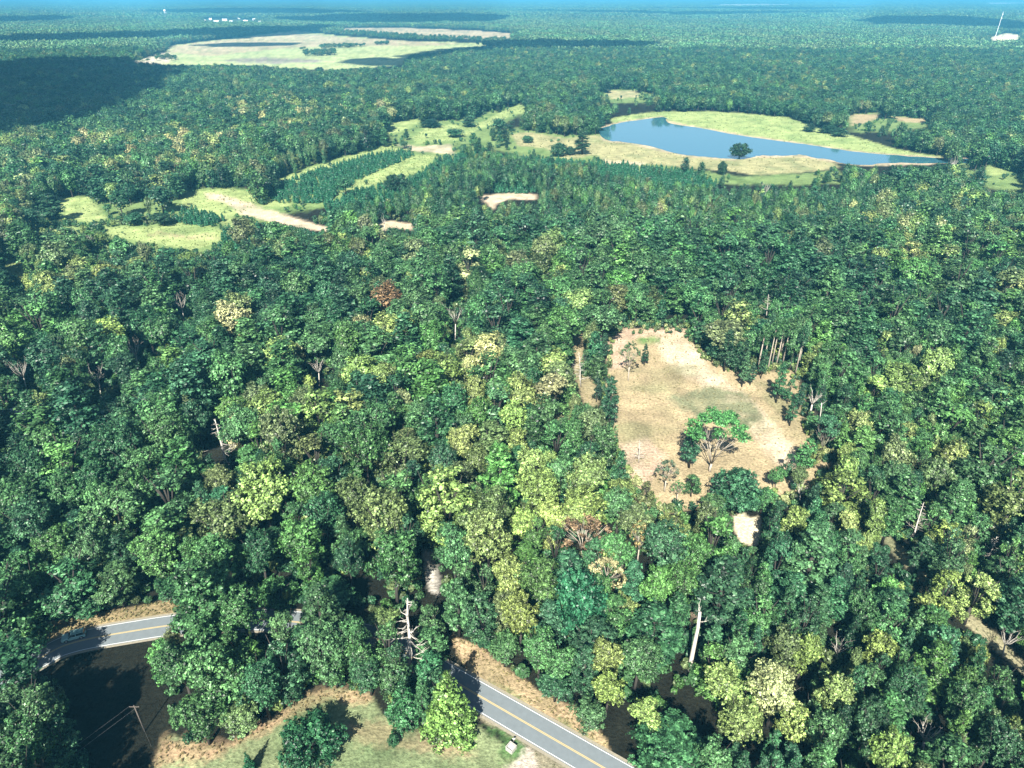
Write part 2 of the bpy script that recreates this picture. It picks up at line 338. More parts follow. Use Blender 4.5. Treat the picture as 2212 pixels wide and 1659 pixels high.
ctrl = [start, c0+dA*35, p1, p2, c0-dA*18, Vector(ground(800, 1376)), Vector(ground(650, 1345)), Vector(ground(520, 1338)), Vector(ground(410, 1346)), L1, L2, L3, L3+dL*18+Vector((0, -4)), L3+dL*45+Vector((0, -16)), L3+dL*90+Vector((0, -60))]
path = []
for i in range(len(ctrl)-1):
    a0 = ctrl[max(i-1, 0)]; a1 = ctrl[i]; a2 = ctrl[i+1]; a3 = ctrl[min(i+2, len(ctrl)-1)]
    for t in np.linspace(0, 1, 10, endpoint=False):
        path.append(.5*((2*a1)+(a2-a0)*t+(2*a0-5*a1+4*a2-a3)*t*t+(-a0+3*a1-3*a2+a3)*t**3))
path.append(ctrl[-1])
def ribbon(o1, o2, z, name, mat, i0=0, i1=None):
    v = []; P = path[i0:i1]
    for i, p in enumerate(P):
        d = (P[min(i+1, len(P)-1)]-P[max(i-1, 0)]).normalized(); n = Vector((-d.y, d.x))
        a = p+n*o1; b = p+n*o2; v += [(a.x, a.y, z), (b.x, b.y, z)]
    f = [(2*i, 2*i+1, 2*i+3, 2*i+2) for i in range(len(P)-1)]
    me = mk_mesh(name, v, f, mat)
    if me.polygons[0].normal.z < 0: me.flip_normals()
    o = link(name, me); tag(o, None, None, None, "structure"); return o
ribbon(-HALF-.75, HALF+.75, .012, "road_shoulder", simple("shoulder_gravel", (.22, .20, .15), .95, noise=.35, nscale=2.5))
ribbon(-HALF-.18, HALF+.18, .022, "road", ASPH)
for o_ in (-HALF, HALF-.11): ribbon(o_, o_+.11, .03, "road_edge_line", WHITE)
for o_ in (-.17, .06): ribbon(o_, o_+.11, .03, "road_centre_line", YEL)
road_xy = np.array([(p.x, p.y) for p in path])

# ------------------------------------------------------------------ tree meshes
def leaves(rs, cent, rad, n, size, up=0.15, shell=(.72, 1.06), squash=1.0, droop=0.0, per=1, dome=None):
    """n leaf clumps scattered over a set of lobes; returns verts, faces, v"""
    cent = np.asarray(cent, float); rad = np.asarray(rad, float)
    wgt = rad**2; wgt = wgt/wgt.sum()
    nc = max(n//per, 3) if per > 1 else n
    b = rs.choice(len(rad), nc, p=wgt)
    d = rs.normal(size=(nc, 3)); d[:, 2] += up; d /= np.linalg.norm(d, axis=1)[:, None]
    rr = rs.uniform(*shell, nc)
    p = cent[b]+d*(rad[b]*rr)[:, None]*np.array([1, 1, squash]); cv = rs.normal(0, .17, nc)
    if per > 1:
        # twigs of leaves: each clump is a short tapering spray pointing outward
        n = nc*per; r_ = np.repeat(np.arange(nc), per); L0 = size*rs.uniform(.9, 2.0, nc)[r_]
        u = rs.random(n); ax = d+rs.normal(size=(nc, 3))*.35+np.array([0, 0, .35]); ax /= np.linalg.norm(ax, axis=1)[:, None]
        off = rs.normal(size=(n, 3))*(size*.62*(1.15-.7*u))[:, None]
        p = p[r_]+ax[r_]*((u-.35)*L0*1.5)[:, None]+off; b = b[r_]; d = d[r_]*.55+off/np.maximum(np.linalg.norm(off, axis=1), 1e-6)[:, None]*.5+ax[r_]*(u-.4)[:, None]
        cv = cv[r_]+(u-.5)*.22
    if dome is not None:
        dd = (p-dome[0])/dome[1]; dd /= np.linalg.norm(dd, axis=1)[:, None]+1e-6; d = d*.55+dd*dome[2]
    nrm = d*.75+rs.normal(size=(n, 3))*.36+np.array([0, 0, .20]); nrm /= np.linalg.norm(nrm, axis=1)[:, None]
    t = rs.normal(size=(n, 3)); t[:, 2] -= droop; t -= nrm*(t*nrm).sum(1)[:, None]; t /= np.linalg.norm(t, axis=1)[:, None]
    s = np.cross(nrm, t); L = size*rs.uniform(.6, 1.35, n)[:, None]; Wd = L*rs.uniform(.45, .8, n)[:, None]
    v = np.stack([p-t*L*.5, p+s*Wd*.5+t*L*.06, p+t*L*.5, p-s*Wd*.5+t*L*.06], 1).reshape(-1, 3)
    f = np.arange(4*n).reshape(n, 4)
    con = {22: 1.0, 14: .85, 5: .55}.get(per, .55)
    vv = np.clip(.40+con*(rs.normal(0, .17, n)+cv)+.12*(rs.random(len(rad))[b]-.5), 0, 1)
    return v, f, vv
def lobes(kind, rs, R, H):
    C = []; S = []
    if kind == 'broad':
        n = 22; base = .27*H; top = H; C.append((0, 0, .62*H)); S.append(R*.52)
        asp = rs.uniform(.75, 1.25); tw = rs.uniform(0, 6.28)
        cz = base+(top-base)*.5; hz = (top-base)*.5
        for i in range(n):
            d = rs.normal(size=3); d[2] = d[2]*.9+.35; d /= np.linalg.norm(d)
            r = rs.uniform(.45, .82); s = R*rs.uniform(.22, .34)*(1.2-.4*r)
            qx = d[0]*R*r*asp; qy = d[1]*R*r/asp
            C.append((qx*math.cos(tw)-qy*math.sin(tw), qx*math.sin(tw)+qy*math.cos(tw), cz+d[2]*hz*min(r*1.2, .86))); S.append(s)
    elif kind == 'oval':
        n = 19; base = .10*H
        for i in range(n):
            t = rs.uniform(0, 1); z = base+(H*.93-base)*t; rr = R*math.sin(math.pi*(.12+.8*t))**.6*.62; a = rs.uniform(0, 6.283)
            C.append((math.cos(a)*rr, math.sin(a)*rr, z)); S.append(R*rs.uniform(.3, .46)*(1.05-.45*t))
        C.append((0, 0, H*.9)); S.append(R*.3)
    elif kind == 'pine':
        n = 30; base = .24*H
        for i in range(n):
            t = (i+rs.random())/n; z = base+(H*.96-base)*t; rr = R*(1-t**1.8*.85)*rs.uniform(.45, .8)*(.7+.3*min(1, t*4)); a = i*2.4+rs.uniform(-.4, .4)
            C.append((math.cos(a)*rr, math.sin(a)*rr, z+rs.uniform(-.3, .3))); S.append(R*rs.uniform(.20, .32)*(1.1-.5*t))
        C.append((0, 0, H*.96)); S.append(R*.2)
    elif kind == 'tallpine':
        n = 20
        for i in range(n):
            t = (i+rs.random())/n; z = H*(.66+.30*t); rr = R*(1-t**1.8*.85)*rs.uniform(.4, .8); a = i*2.4
            C.append((math.cos(a)*rr, math.sin(a)*rr, z)); S.append(R*rs.uniform(.24, .36)*(1.1-.4*t))
    elif kind == 'cedar':
        n = 34
        for i in range(n):
            t = (i+.5)/n; z = .04*H+H*.93*t; rr = R*(1-t)**.95*.66; a = i*2.4
            C.append((math.cos(a)*rr, math.sin(a)*rr, z)); S.append(max(R*.36*(1-t)**.8, R*.07))
    elif kind == 'umbrella':
        n = 22
        for i in range(n):
            a = rs.uniform(0, 6.283); q = math.sqrt(rs.random())*.82
            C.append((math.cos(a)*R*q, math.sin(a)*R*q, H*(.90-.32*q*q)+rs.uniform(-.5, .3))); S.append(R*rs.uniform(.16, .27))
    elif kind == 'round':
        n = 30; cz = H*.52
        for i in range(n):
            d = rs.normal(size=3); d /= np.linalg.norm(d); r = rs.uniform(.6, .78)
            C.append((d[0]*R*r, d[1]*R*r, max(cz+d[2]*H*.46*r, .12*H))); S.append(R*rs.uniform(.22, .3))
        C.append((0, 0, cz)); S.append(R*.6)
    elif kind == 'sparse':
        n = 80
        for i in range(n):
            a = rs.uniform(0, 6.283); q = math.sqrt(rs.random())*.9; 
            C.append((math.cos(a)*R*q, math.sin(a)*R*q, H*(.94-.42*q*q)+rs.uniform(-.6, .2))); S.append(R*rs.uniform(.07, .13))
    return C, S
def crown_mesh(kind, seed, n, size, R, H, per=1):
    rs = np.random.default_rng(seed); C, S = lobes(kind, rs, R, H)
    k = {22: .45, 14: .75, 5: 1.0}[per]; dm = {'broad': (np.array([0, 0, H*.55]), np.array([R, R, H*.45]), k), 'oval': (np.array([0, 0, H*.5]), np.array([R, R, H*.45]), k)}.get(kind)
    if kind == 'pine': v, f, a = leaves(rs, C, S, n, size, .2, (.45, 1.1), .62, per=per)
    elif kind == 'cedar': v, f, a = leaves(rs, C, S, n, size, .35, (.8, 1.12), 1.25, per=per)
    elif kind == 'sparse': v, f, a = leaves(rs, C, S, n, size, .3, (.3, 1.15), .8, per=per)
    elif kind == 'umbrella': v, f, a = leaves(rs, C, S, n, size, .3, (.5, 1.1), .7, per=per)
    elif kind == 'round': v, f, a = leaves(rs, C, S, n, size, .1, (.85, 1.08), 1, per=per)
    else: v, f, a = leaves(rs, C, S, n, size, .12, (.6, 1.08), per=per, dome=dm)
    v[:, 2] = np.maximum(v[:, 2], .1)
    return mk_mesh(kind+"_crown", v, f, FOL, attrs=[("v", 'FACE', 'FLOAT', a)])
def trunk_mesh(kind, seed, R, H, mat=BARK):
    rs = random.Random(seed); m = MB()
    top = {'broad': .8, 'oval': .85, 'tallpine': .93, 'pine': .95, 'cedar': .9, 'umbrella': .6, 'round': .7, 'sparse': .62}[kind]
    r0 = .014*H+.06; tk = {'umbrella': .8, 'sparse': .62}.get(kind, 1.0)
    if kind == 'umbrella': r0 *= .75
    if kind in ('broad', 'oval', 'round', 'umbrella', 'sparse'):
        fork = H*(.34 if kind != 'umbrella' else .12)
        j = [(rs.uniform(-.2, .2)*k, rs.uniform(-.2, .2)*k) for k in (0, .5, 1)]
        m.tube([(0, 0, -.2), (j[1][0], j[1][1], fork*.5), (j[2][0], j[2][1], fork)], [r0*1.25, r0, r0*.85], 7)
        nb = 6 if kind in ('umbrella', 'sparse') else 5
        for i in range(nb):
            a = i*6.283/nb+rs.uniform(-.4, .4); q = R*rs.uniform(.35, .7); z = H*(top+rs.uniform(-.05, .2))
            e = (math.cos(a)*q, math.sin(a)*q, z)
            mid = (math.cos(a)*q*.38, math.sin(a)*q*.38, fork+(z-fork)*.5)
            m.tube([(j[2][0], j[2][1], fork-.15), mid, e], [r0*.55*tk, r0*.38*tk, r0*.12*tk], 5)
            if kind in ('umbrella', 'sparse'):
                for b in range(6):
                    a2 = a+rs.uniform(-.9, .9); 
                    m.tube([mid, ((mid[0]+math.cos(a2)*R*.35), (mid[1]+math.sin(a2)*R*.35), mid[2]+H*.12), ((mid[0]+math.cos(a2)*R*.6), (mid[1]+math.sin(a2)*R*.6), mid[2]+H*.24)], [r0*.2, r0*.11, r0*.04], 4)
    else:
        m.tube([(0, 0, -.2), (rs.uniform(-.2, .2), rs.uniform(-.2, .2), H*.4), (0, 0, H*top)], [r0*1.1, r0*.8, r0*.15], 7)
        if kind == 'pine':
            for i in range(10):
                a = i*2.4; z = H*(.30+.06*i); q = R*.6*(1-i*.07)
                m.tube([(0, 0, z), (math.cos(a)*q, math.sin(a)*q, z+.6)], [r0*.22, r0*.06], 4)
    return m.mesh(kind+"_trunk", mat, True)
BASE = {'tallpine': (3.0, 20.0), 'broad': (5.0, 17.0), 'oval': (3.2, 15.0), 'pine': (3.1, 18.0), 'cedar': (3.4, 13.0), 'umbrella': (6.5, 20.0), 'round': (4.0, 9.0), 'sparse': (5.0, 15.0)}
NV = {'tallpine': 3, 'broad': 7, 'oval': 4, 'pine': 5, 'cedar': 1, 'umbrella': 1, 'round': 1, 'sparse': 2}
LOD0 = {'tallpine': (6500, .34), 'broad': (15000, .36), 'oval': (9000, .34), 'pine': (10500, .34), 'cedar': (14000, .30), 'umbrella': (15000, .34), 'round': (16000, .32), 'sparse': (4200, .28)}
LOD1 = {'broad': (6000, .56), 'oval': (3600, .52), 'pine': (4000, .54)}
LOD2 = {'broad': (1500, 1.1), 'oval': (900, 1.0), 'pine': (1000, 1.0)}
crown = {}; trunk = {}
def get_crown(kind, k, lod):
    key = (kind, k, lod)
    if key not in crown:
        R, H = BASE[kind]; n, s = (LOD0, LOD1, LOD2)[lod].get(kind, LOD0[kind])
        crown[key] = crown_mesh(kind, 100+k*17+hash_kind(kind), n, s, R, H, (22, 14, 5)[lod])
    return crown[key]
def hash_kind(k): return sum(ord(c) for c in k)
def get_trunk(kind, k, mat=BARK):
    key = (kind, k, mat.name)
    if key not in trunk: trunk[key] = trunk_mesh(kind, 7+k*13+hash_kind(kind), *BASE[kind], mat)
    return trunk[key]

TINT = {'T': (.032, .095, .043), 'P': (.022, .066, .033), 'M': (.052, .128, .047), 'G': (.070, .165, .046), 'Y': (.165, .235, .070),
        'L': (.27, .30, .13), 'O': (.095, .135, .053), 'R': (.20, .13, .075), 'B': (.060, .085, .070)}
CNAME = {'T': 'dark teal', 'P': 'very dark green', 'M': 'mid green', 'G': 'bright green', 'Y': 'yellow green', 'L': 'pale yellow', 'O': 'olive green', 'R': 'rusty brown', 'B': 'greyish green'}

# ------------------------------------------------------------------ landmarks for the labels
LAND = [("tall grey dead pine", 885, 1370), ("bright conical cedar", 965, 1510), ("pale box on the lawn", 1105, 1612),
 ("small lawn shrub", 850, 1605), ("round lawn evergreen", 670, 1595), ("teal car", 155, 1380), ("black gap at lower left", 260, 1530),
 ("stout bare trunk", 1500, 1390), ("bright sandy pad", 1612, 1140), ("clearing's umbrella tree", 1530, 940),
 ("fanned leafless clearing tree", 1750, 850), ("row of bare pine trunks", 1690, 760), ("clearing's upper left corner", 1310, 725),
 ("clearing's lower left corner", 1360, 1040), ("leaning snag on left hillside", 480, 960), ("grey roof at left edge", 45, 880),
 ("rusty brown tree", 1255, 1150), ("smooth dark domed tree", 1250, 1300), ("pale nearly leafless tree", 1310, 1240),
 ("middle of the grassy trail", 2000, 1250), ("lower end of grassy trail", 2150, 1380), ("pale yellow bottom crown", 1640, 1500),
 ("white snag at bottom right", 1994, 1600), ("narrow black corridor", 900, 1150), ("forked snag above centre", 985, 680),
 ("young pine thicket at left", 180, 620), ("sandy track at mid left", 600, 465), ("small mid sand patch", 850, 490), ("long mid sand patch", 1100, 430),
 ("yellow tree beside the clearing", 1855, 925), ("paved road's right bend", 1180, 1560), ("left road's bare verge", 250, 1330), ("clearing's upper right corner", 1500, 720)]
ORD = ["nearest", "second nearest", "third nearest", "fourth nearest", "fifth nearest", "sixth nearest", "seventh nearest", "eighth nearest", "ninth nearest", "tenth nearest", "eleventh nearest", "twelfth nearest"]
trees_to_label = []
def put_tree(kind, X, Y, R, H, tint, cls, name, lod=0, k=None, rz=None, tmat=None, label=None, group=None, rnd=random):
    kk = rnd.randrange(NV[kind]) if k is None else k
    bR, bH = BASE[kind]
    root = bpy.data.objects.new(name, None); COL.objects.link(root); root.location = (X, Y, 0); root.empty_display_size = 1
    root.rotation_euler = (0, 0, rnd.uniform(0, 6.283) if rz is None else rz); root.scale = (R/bR, R/bR, H/bH)
    t = bpy.data.objects.new("trunk", get_trunk(kind, kk, tmat or (PALEBARK if kind in ('umbrella', 'sparse') else BARK))); COL.objects.link(t); t.parent = root
    c = bpy.data.objects.new("crown", get_crown(kind, kk, lod)); COL.objects.link(c); c.parent = root
    j = [rnd.uniform(.86, 1.16) for _ in range(3)]; g = rnd.uniform(.72, 1.32)
    c["tint"] = [tint[i]*(1+(j[i]-1)*.6)*g for i in range(3)]
    root["category"] = "tree"
    if group: root["group"] = group
    if label: root["label"] = label
    else: trees_to_label.append((root, X, Y, H, kind, cls))
    return root

# ------------------------------------------------------------------ hand-placed trees
rnd = random.Random(11)
placed = []      # X, Y, R
def mpp(Y, z=0): return (Y*cP+(CAM_H-z)*sP)/FPX     # metres per render pixel across at a point
def at_crown(cx, cy, wD, kind, H):
    f = {'broad': .66, 'oval': .58, 'pine': .68, 'cedar': .42, 'umbrella': .8, 'round': .5, 'sparse': .72}[kind]
    for _ in range(3):
        X, Y = ground(cx, cy, H*f); R = wD*K*mpp(Y, H*f)/2
    return X, Y, R
HAND = """
470 1455 150 broad M 20|390 1440 110 broad M 17|560 1470 110 broad T 17|430 1540 120 broad M 15|520 1540 110 broad O 14|610 1440 100 oval T 16|350 1420 60 oval G 12
700 1290 130 broad T 21|690 1400 110 broad M 17|620 1370 90 oval M 15|780 1430 80 oval M 13|830 1330 80 broad O 17|930 1340 60 oval M 17|860 1440 60 oval T 14|900 1390 60 oval M 15
470 1215 120 broad M 20|560 1190 90 broad T 17|600 1270 90 oval M 17|520 1320 110 broad M 18|250 1110 140 broad M 19|330 1190 120 broad G 17|190 1190 90 broad M 17|120 1180 100 broad G 17
60 1240 90 broad M 17|250 1260 110 broad M 17|370 1270 80 broad T 14|60 1130 110 broad T 19|150 1060 90 broad M 17|310 1010 100 broad M 18|220 960 90 broad T 17
75 1560 120 broad M 19|130 1600 80 oval T 15|40 1620 80 broad M 14
820 1120 130 broad O 21|880 1160 80 oval T 16|760 1180 90 broad M 18|700 1110 90 broad T 18|640 1130 70 oval M 16|1050 1110 130 broad O 20|980 1180 90 broad M 18|1000 1260 80 oval M 16|1040 1330 80 oval T 15
1110 1240 100 broad Y 16|1125 1330 95 broad Y 17|1090 1400 80 broad M 14|1165 1400 90 broad M 15|1200 1190 70 oval T 16|1160 1160 60 oval G 15
1440 1180 120 broad T 19|1380 1130 90 broad O 16|1500 1210 90 broad G 17|1420 1270 80 broad G 16|1500 1290 70 broad M 14
1310 1420 80 broad Y 15|1315 1490 80 broad Y 12|1380 1420 110 broad M 15|1200 1480 90 broad T 11|1270 1540 90 broad M 12|1330 1330 80 oval M 15|1215 1430 80 broad M 12|930 1390 80 oval M 15|835 1395 80 oval M 15|795 1450 90 broad T 13|760 1380 80 broad M 15|925 1440 70 oval T 12|850 1460 70 oval M 11|720 1440 80 broad M 13|660 1400 80 oval T 14
1570 1480 110 broad Y 14|1680 1490 130 broad L 16|1600 1560 110 broad Y 12|1720 1560 90 broad Y 12|1400 1545 80 broad Y 10|1540 1440 80 oval G 13
1900 1400 80 broad Y 14|1800 1500 90 broad Y 13|1740 1410 70 broad Y 13|1780 1590 90 broad M 14|1880 1560 90 broad T 15|1960 1480 80 broad T 15|2080 1520 90 broad M 15|2150 1600 90 broad T 15
1450 1625 190 broad T 17|1540 1640 90 broad M 14
1855 915 62 broad Y 15|1830 985 50 broad Y 12|1565 720 110 broad O 17|1510 690 60 oval M 14|1620 740 60 broad M 14
1590 1060 120 round T 12|1540 1085 60 broad M 9|1650 1075 60 broad M 9|1300 960 80 broad M 19|1270 1000 70 oval T 17|1340 1010 50 pine T 17|1240 940 60 broad M 16
985 865 70 broad T 18|1000 930 60 broad M 16|870 985 130 broad O 18|960 1000 80 broad T 17|900 900 60 broad M 15|780 710 60 broad L 16|740 790 60 broad M 16|1110 905 70 broad Y 17|1120 960 60 broad Y 16
720 950 80 broad M 18|560 960 60 oval G 19|610 1000 45 oval M 20|650 870 80 broad O 17|560 860 70 broad O 16|820 820 60 broad Y 15|870 870 50 broad L 14|950 790 50 broad Y 15|1010 800 45 broad L 15
1190 1010 50 broad Y 15|1210 930 60 broad M 15|1150 830 60 broad T 16|1070 870 50 broad Y 14|1000 1040 80 broad O 16|930 1070 80 oval G 17|720 1030 90 broad T 17
210 1040 80 broad T 17|110 960 90 broad M 16|60 1010 90 broad T 17|340 880 70 broad M 17|420 900 70 broad T 17|240 790 70 broad T 17|180 720 70 broad M 16|90 870 50 broad Y 13
1925 1030 70 broad M 14|1880 1040 60 broad T 13|2060 970 60 broad G 14|1960 940 50 broad Y 13|2170 700 70 broad Y 15|1720 1130 70 broad Y 14|1690 1180 60 broad T 13|1790 1180 60 broad T 13
1285 745 45 pine T 16|1290 790 45 oval M 14|1235 760 40 oval O 13|1260 900 50 broad M 14
"""
HAND += """1205 322 40 round P 12|1232 325 30 round P 11|1482 352 22 pine P 12|1516 362 20 pine T 12|1562 362 24 round P 11|930 262 46 pine P 18|985 285 44 broad T 10|1012 258 34 pine T 17|1078 268 40 broad P 15|546 396 58 broad P 15
345 422 62 broad P 17|108 438 60 pine T 17|255 430 50 broad T 17|215 400 50 pine P 17|745 396 40 broad T 12|175 505 64 broad T 15|60 470 50 broad T 15|290 470 44 broad T 14|350 470 50 broad P 12|40 520 60 broad T 16
120 560 60 broad P 16|880 420 36 round T 10|1750 272 30 pine P 15|1790 276 36 pine P 16|1815 282 34 pine T 15|690 150 20 round P 9|1140 300 26 round T 7|1000 320 20 round T 6
"""
SPEC = [  # kind, base or crown, x, y, width, H, tint, name, label, k
 ('cedar', 'c', 970, 1530, 128, 17.5, (.095, .190, .040), 'cedar_tree', 'yellow green conical cedar at the road edge beside the cut lawn', 0),
 ('cedar', 'c', 872, 1520, 84, 11.0, (.030, .110, .045), 'cedar_tree', 'dark green bushy cedar left of the bright conical cedar', 0),
 ('round', 'c', 672, 1604, 140, 9.0, (.022, .085, .036), 'evergreen_tree', 'round dark evergreen standing alone on the lawn at the bottom', 0),
 ('round', 'c', 1250, 1300, 128, 20.0, (.020, .105, .045), 'evergreen_tree', 'large smooth domed dark green tree at lower centre', 0),
 ('sparse', 'c', 1262, 1150, 135, 15.0, TINT['R'], 'broadleaf_tree', 'wide rusty brown half bare tree above the smooth dark dome', 1),
 ('sparse', 'c', 1385, 1150, 60, 14.0, (.30, .22, .09), 'broadleaf_tree', 'narrow rusty orange tree right of the wide rusty one', 0),
 ('sparse', 'c', 1310, 1235, 95, 14.0, TINT['L'], 'broadleaf_tree', 'pale yellow nearly leafless tree with upswept branches at lower centre', 1),
 ('umbrella', 'b', 1533, 1018, 136, 21.0, (.045, .150, .040), 'broadleaf_tree', 'tall umbrella crowned tree with pale forked trunks in the clearing', 0),
 ('pine', 'b', 1488, 1010, 52, 14.0, TINT['P'], 'pine_tree', 'slim dark tree just left of the umbrella tree in the clearing', 0),
 ('pine', 'b', 1314, 925, 46, 19.0, TINT['P'], 'pine_tree', "dark pine leaning over the clearing's left edge with pale trunk", 1),
 ('sparse', 'b', 1357, 822, 52, 16.0, (.08, .17, .07), 'broadleaf_tree', 'thin tree with white branches in the upper left of the clearing', 0),
 ('pine', 'b', 1391, 790, 20, 9.0, TINT['P'], 'pine_tree', 'small dark pine just right of the thin white branched tree', 2),
 ('sparse', 'b', 1435, 1062, 56, 11.0, (.05, .10, .05), 'broadleaf_tree', 'low sparse grey green tree at the lower edge of the clearing', 1),
 ('sparse', 'b', 1462, 1082, 38, 7.0, (.07, .17, .06), 'broadleaf_tree', 'small leafy tree at the bottom edge of the clearing', 0),
 ('pine', 'b', 1564, 802, 42, 17.0, TINT['P'], 'pine_tree', "dark pine at the wood's edge casting a shadow on the clearing", 3),
 ('pine', 'b', 1602, 836, 26, 14.0, (.05, .11, .05), 'pine_tree', 'thin pine standing in the upper right of the clearing', 4),
 ('pine', 'b', 1676, 870, 34, 15.0, TINT['T'], 'pine_tree', 'pine with pale slanting trunk at the right of the clearing', 0),
 ('pine', 'b', 1705, 920, 28, 12.0, TINT['P'], 'pine_tree', "small crooked dark pine at the clearing's right side", 1),
 ('oval', 'b', 1732, 1015, 46, 11.0, (.05, .15, .045), 'broadleaf_tree', 'bushy green tree at the lower right of the clearing', 0),
 ('oval', 'b', 1697, 1030, 26, 8.0, TINT['P'], 'broadleaf_tree', 'small dark tree left of the bushy one at the clearing', 1),
 ('umbrella', 'b', 1772, 985, 60, 15.0, (.04, .13, .055), 'broadleaf_tree', "tree with slender pale trunks at the clearing's shaded right edge", 0),
 ('round', 'b', 851, 1612, 26, 3.2, (.020, .075, .030), 'shrub', 'small dark green shrub alone in the middle of the lawn', 0),
 ('cedar', 'b', 543, 1668, 30, 6.0, (.020, .120, .050), 'cedar_tree', "small pointed green conifer at the lawn's bottom edge", 0),
 ('round', 'b', 1597, 342, 46, 13.0, TINT['P'], 'broadleaf_tree', 'dark rounded tree standing on the spit at the pond', 0),
 ('pine', 'b', 1257, 334, 44, 19.0, TINT['P'], 'pine_tree', 'dark layered pine standing alone on the pale meadow left of the pond', 2),
 ('round', 'b', 860, 415, 60, 13.0, TINT['P'], 'broadleaf_tree', 'round dark tree beside the meadow strip at mid centre', 0),
]
def add_hand():
    for ln in HAND.strip().splitlines():
        for it in ln.split('|'):
            a = it.split(); cx, cy, wD, kind, cl, H = float(a[0]), float(a[1]), float(a[2]), a[3], a[4], float(a[5])
            for _ in range(8):
                X, Y, R = at_crown(cx, cy, wD, kind, H)
                a1, b1 = topx(X, Y, 0)
                if H < 8 or not (any(inpoly(a1, b1, p) for p in OPEN) or ((road_xy-np.array([X, Y]))**2).sum(1).min() < 30): break
                H *= .9
            if min(blocked(np.array([X]), np.array([Y]), np.array([H]), np.array([R*.6]), SNAGS, True)) : continue
            lod = 0 if Y < 190 else (1 if Y < 420 or kind == 'round' else 2)
            if kind == 'round': lod = 0
            put_tree(kind, X, Y, R, H, TINT[cl], cl, 'pine_tree' if kind == 'pine' else 'broadleaf_tree', lod, rnd=rnd)
            placed.append((X, Y, R*.82))
    for kind, mode, x, y, wD, H, tint, name, lab, k in SPEC:
        if mode == 'c': X, Y, R = at_crown(x, y, wD, kind, H)
        else:
            X, Y = ground(x, y); R = wD*K*mpp(Y, H*.6)/2
        r = put_tree(kind, X, Y, R, H, tint, None, name, 0, k=k, label=lab, rnd=rnd)
        if name == 'shrub': r["category"] = "shrub"
        placed.append((X, Y, R*.8))
    for x, y, wD, H, kd, cl in [(1620,832,22,9,'pine','P'),(1643,818,20,12,'pine','T'),(1600,812,30,13,'pine','P'),(1752,935,34,10,'oval','M'),(1764,900,30,12,'pine','P'),(1700,872,22,9,'oval','T'),(1724,884,26,10,'pine','P'),
        (1395,1090,34,8,'oval','O'),(1492,1072,40,7,'oval','M'),(1327,1005,26,8,'oval','Y'),(1312,868,24,9,'oval','T'),(1288,868,26,10,'oval','P'),(1303,778,30,12,'pine','P'),(1262,812,24,10,'oval','M'),
        (1758,1010,30,8,'oval','Y'),(1672,1062,40,8,'broad','M'),(1715,1060,44,8,'broad','O'),(1512,752,40,11,'pine','T'),(1536,782,34,12,'pine','P'),(1588,806,30,12,'pine','T')]:
        X, Y = ground(x, y); R = wD*K*mpp(Y, H*.6)/2
        put_tree(kd, X, Y, R, H*rnd.uniform(.95, 1.1), TINT[cl], cl, 'pine_tree' if kd == 'pine' else 'broadleaf_tree', 0, rnd=rnd); placed.append((X, Y, R*.7))
    # stand of bare-trunked pines on the upper right rim of the clearing
    POS = ["first", "second", "third", "fourth", "fifth", "sixth", "seventh", "eighth", "ninth", "tenth", "eleventh"]
    for i, (x, y) in enumerate(sorted([(1636,806),(1658,802),(1676,792),(1690,787),(1707,786),(1718,808),(1648,790),(1668,784),(1684,778),(1700,774),(1725,790)])):
        X, Y = ground(x, y); H = rnd.uniform(19, 22)
        put_tree('tallpine', X, Y, rnd.uniform(2.2, 2.9), H, TINT['T'] if i % 2 else TINT['M'], None, 'pine_tree', 0, rnd=rnd,
                 label="tall pine with bare pale trunk on the clearing's rim, %s from the left" % POS[i], group="bare trunked pines on the upper rim of the clearing", tmat=PALEBARK)
        placed.append((X, Y, 1.8))
    # tall trees below the frame on the left that throw the black shade
    for x, y, R, H in [(-92, 62, 6, 21), (-84, 58, 6, 21), (-77, 61, 5.5, 20), (-88, 70, 6, 20), (-98, 70, 6, 20), (-80, 69, 5, 19), (-72, 54, 5, 20)]:
        placed.append((x, y, R*.8)); OFFFRAME.append((x, y, R, H))
def blocked(X, Y, H, R, polys=None, fine=False):
    """would this tree stand on, or hide, ground that is seen open?"""
    bad = np.zeros(X.shape, bool)
    pts = [(0, 0, .0), (0, 0, .97), (0, 0, .75), (.75, 0, .75), (-.75, 0, .75), (.5, 0, .9), (-.5, 0, .9), (.85, 0, .55), (-.85, 0, .55), (0, 0, .3)]
    if fine: pts = [(q, 0, z_) for q in np.linspace(-.85, .85, 9) for z_ in np.linspace(.2, .97, 7)]
    jit = 0 if polys is not None else 5.0
    for ax, ay, hz in pts:
        px, py = topx(X+ax*R, Y+ay*R, H*hz)
        if jit: px = px+jit*(vnoise(X/3.1, Y/3.1, 61)-.5)*2; py = py+jit*.8*(vnoise(X/3.1, Y/3.1, 62)-.5)*2
        for p in (OPEN if polys is None else polys):
            x0, y0 = p.min(0); x1, y1 = p.max(0)
            k = (px > x0) & (px < x1) & (py > y0) & (py < y1)
            if k.any():
                idx = np.where(k)[0]; bad[idx] |= inpoly(px[idx], py[idx], p)
    return bad
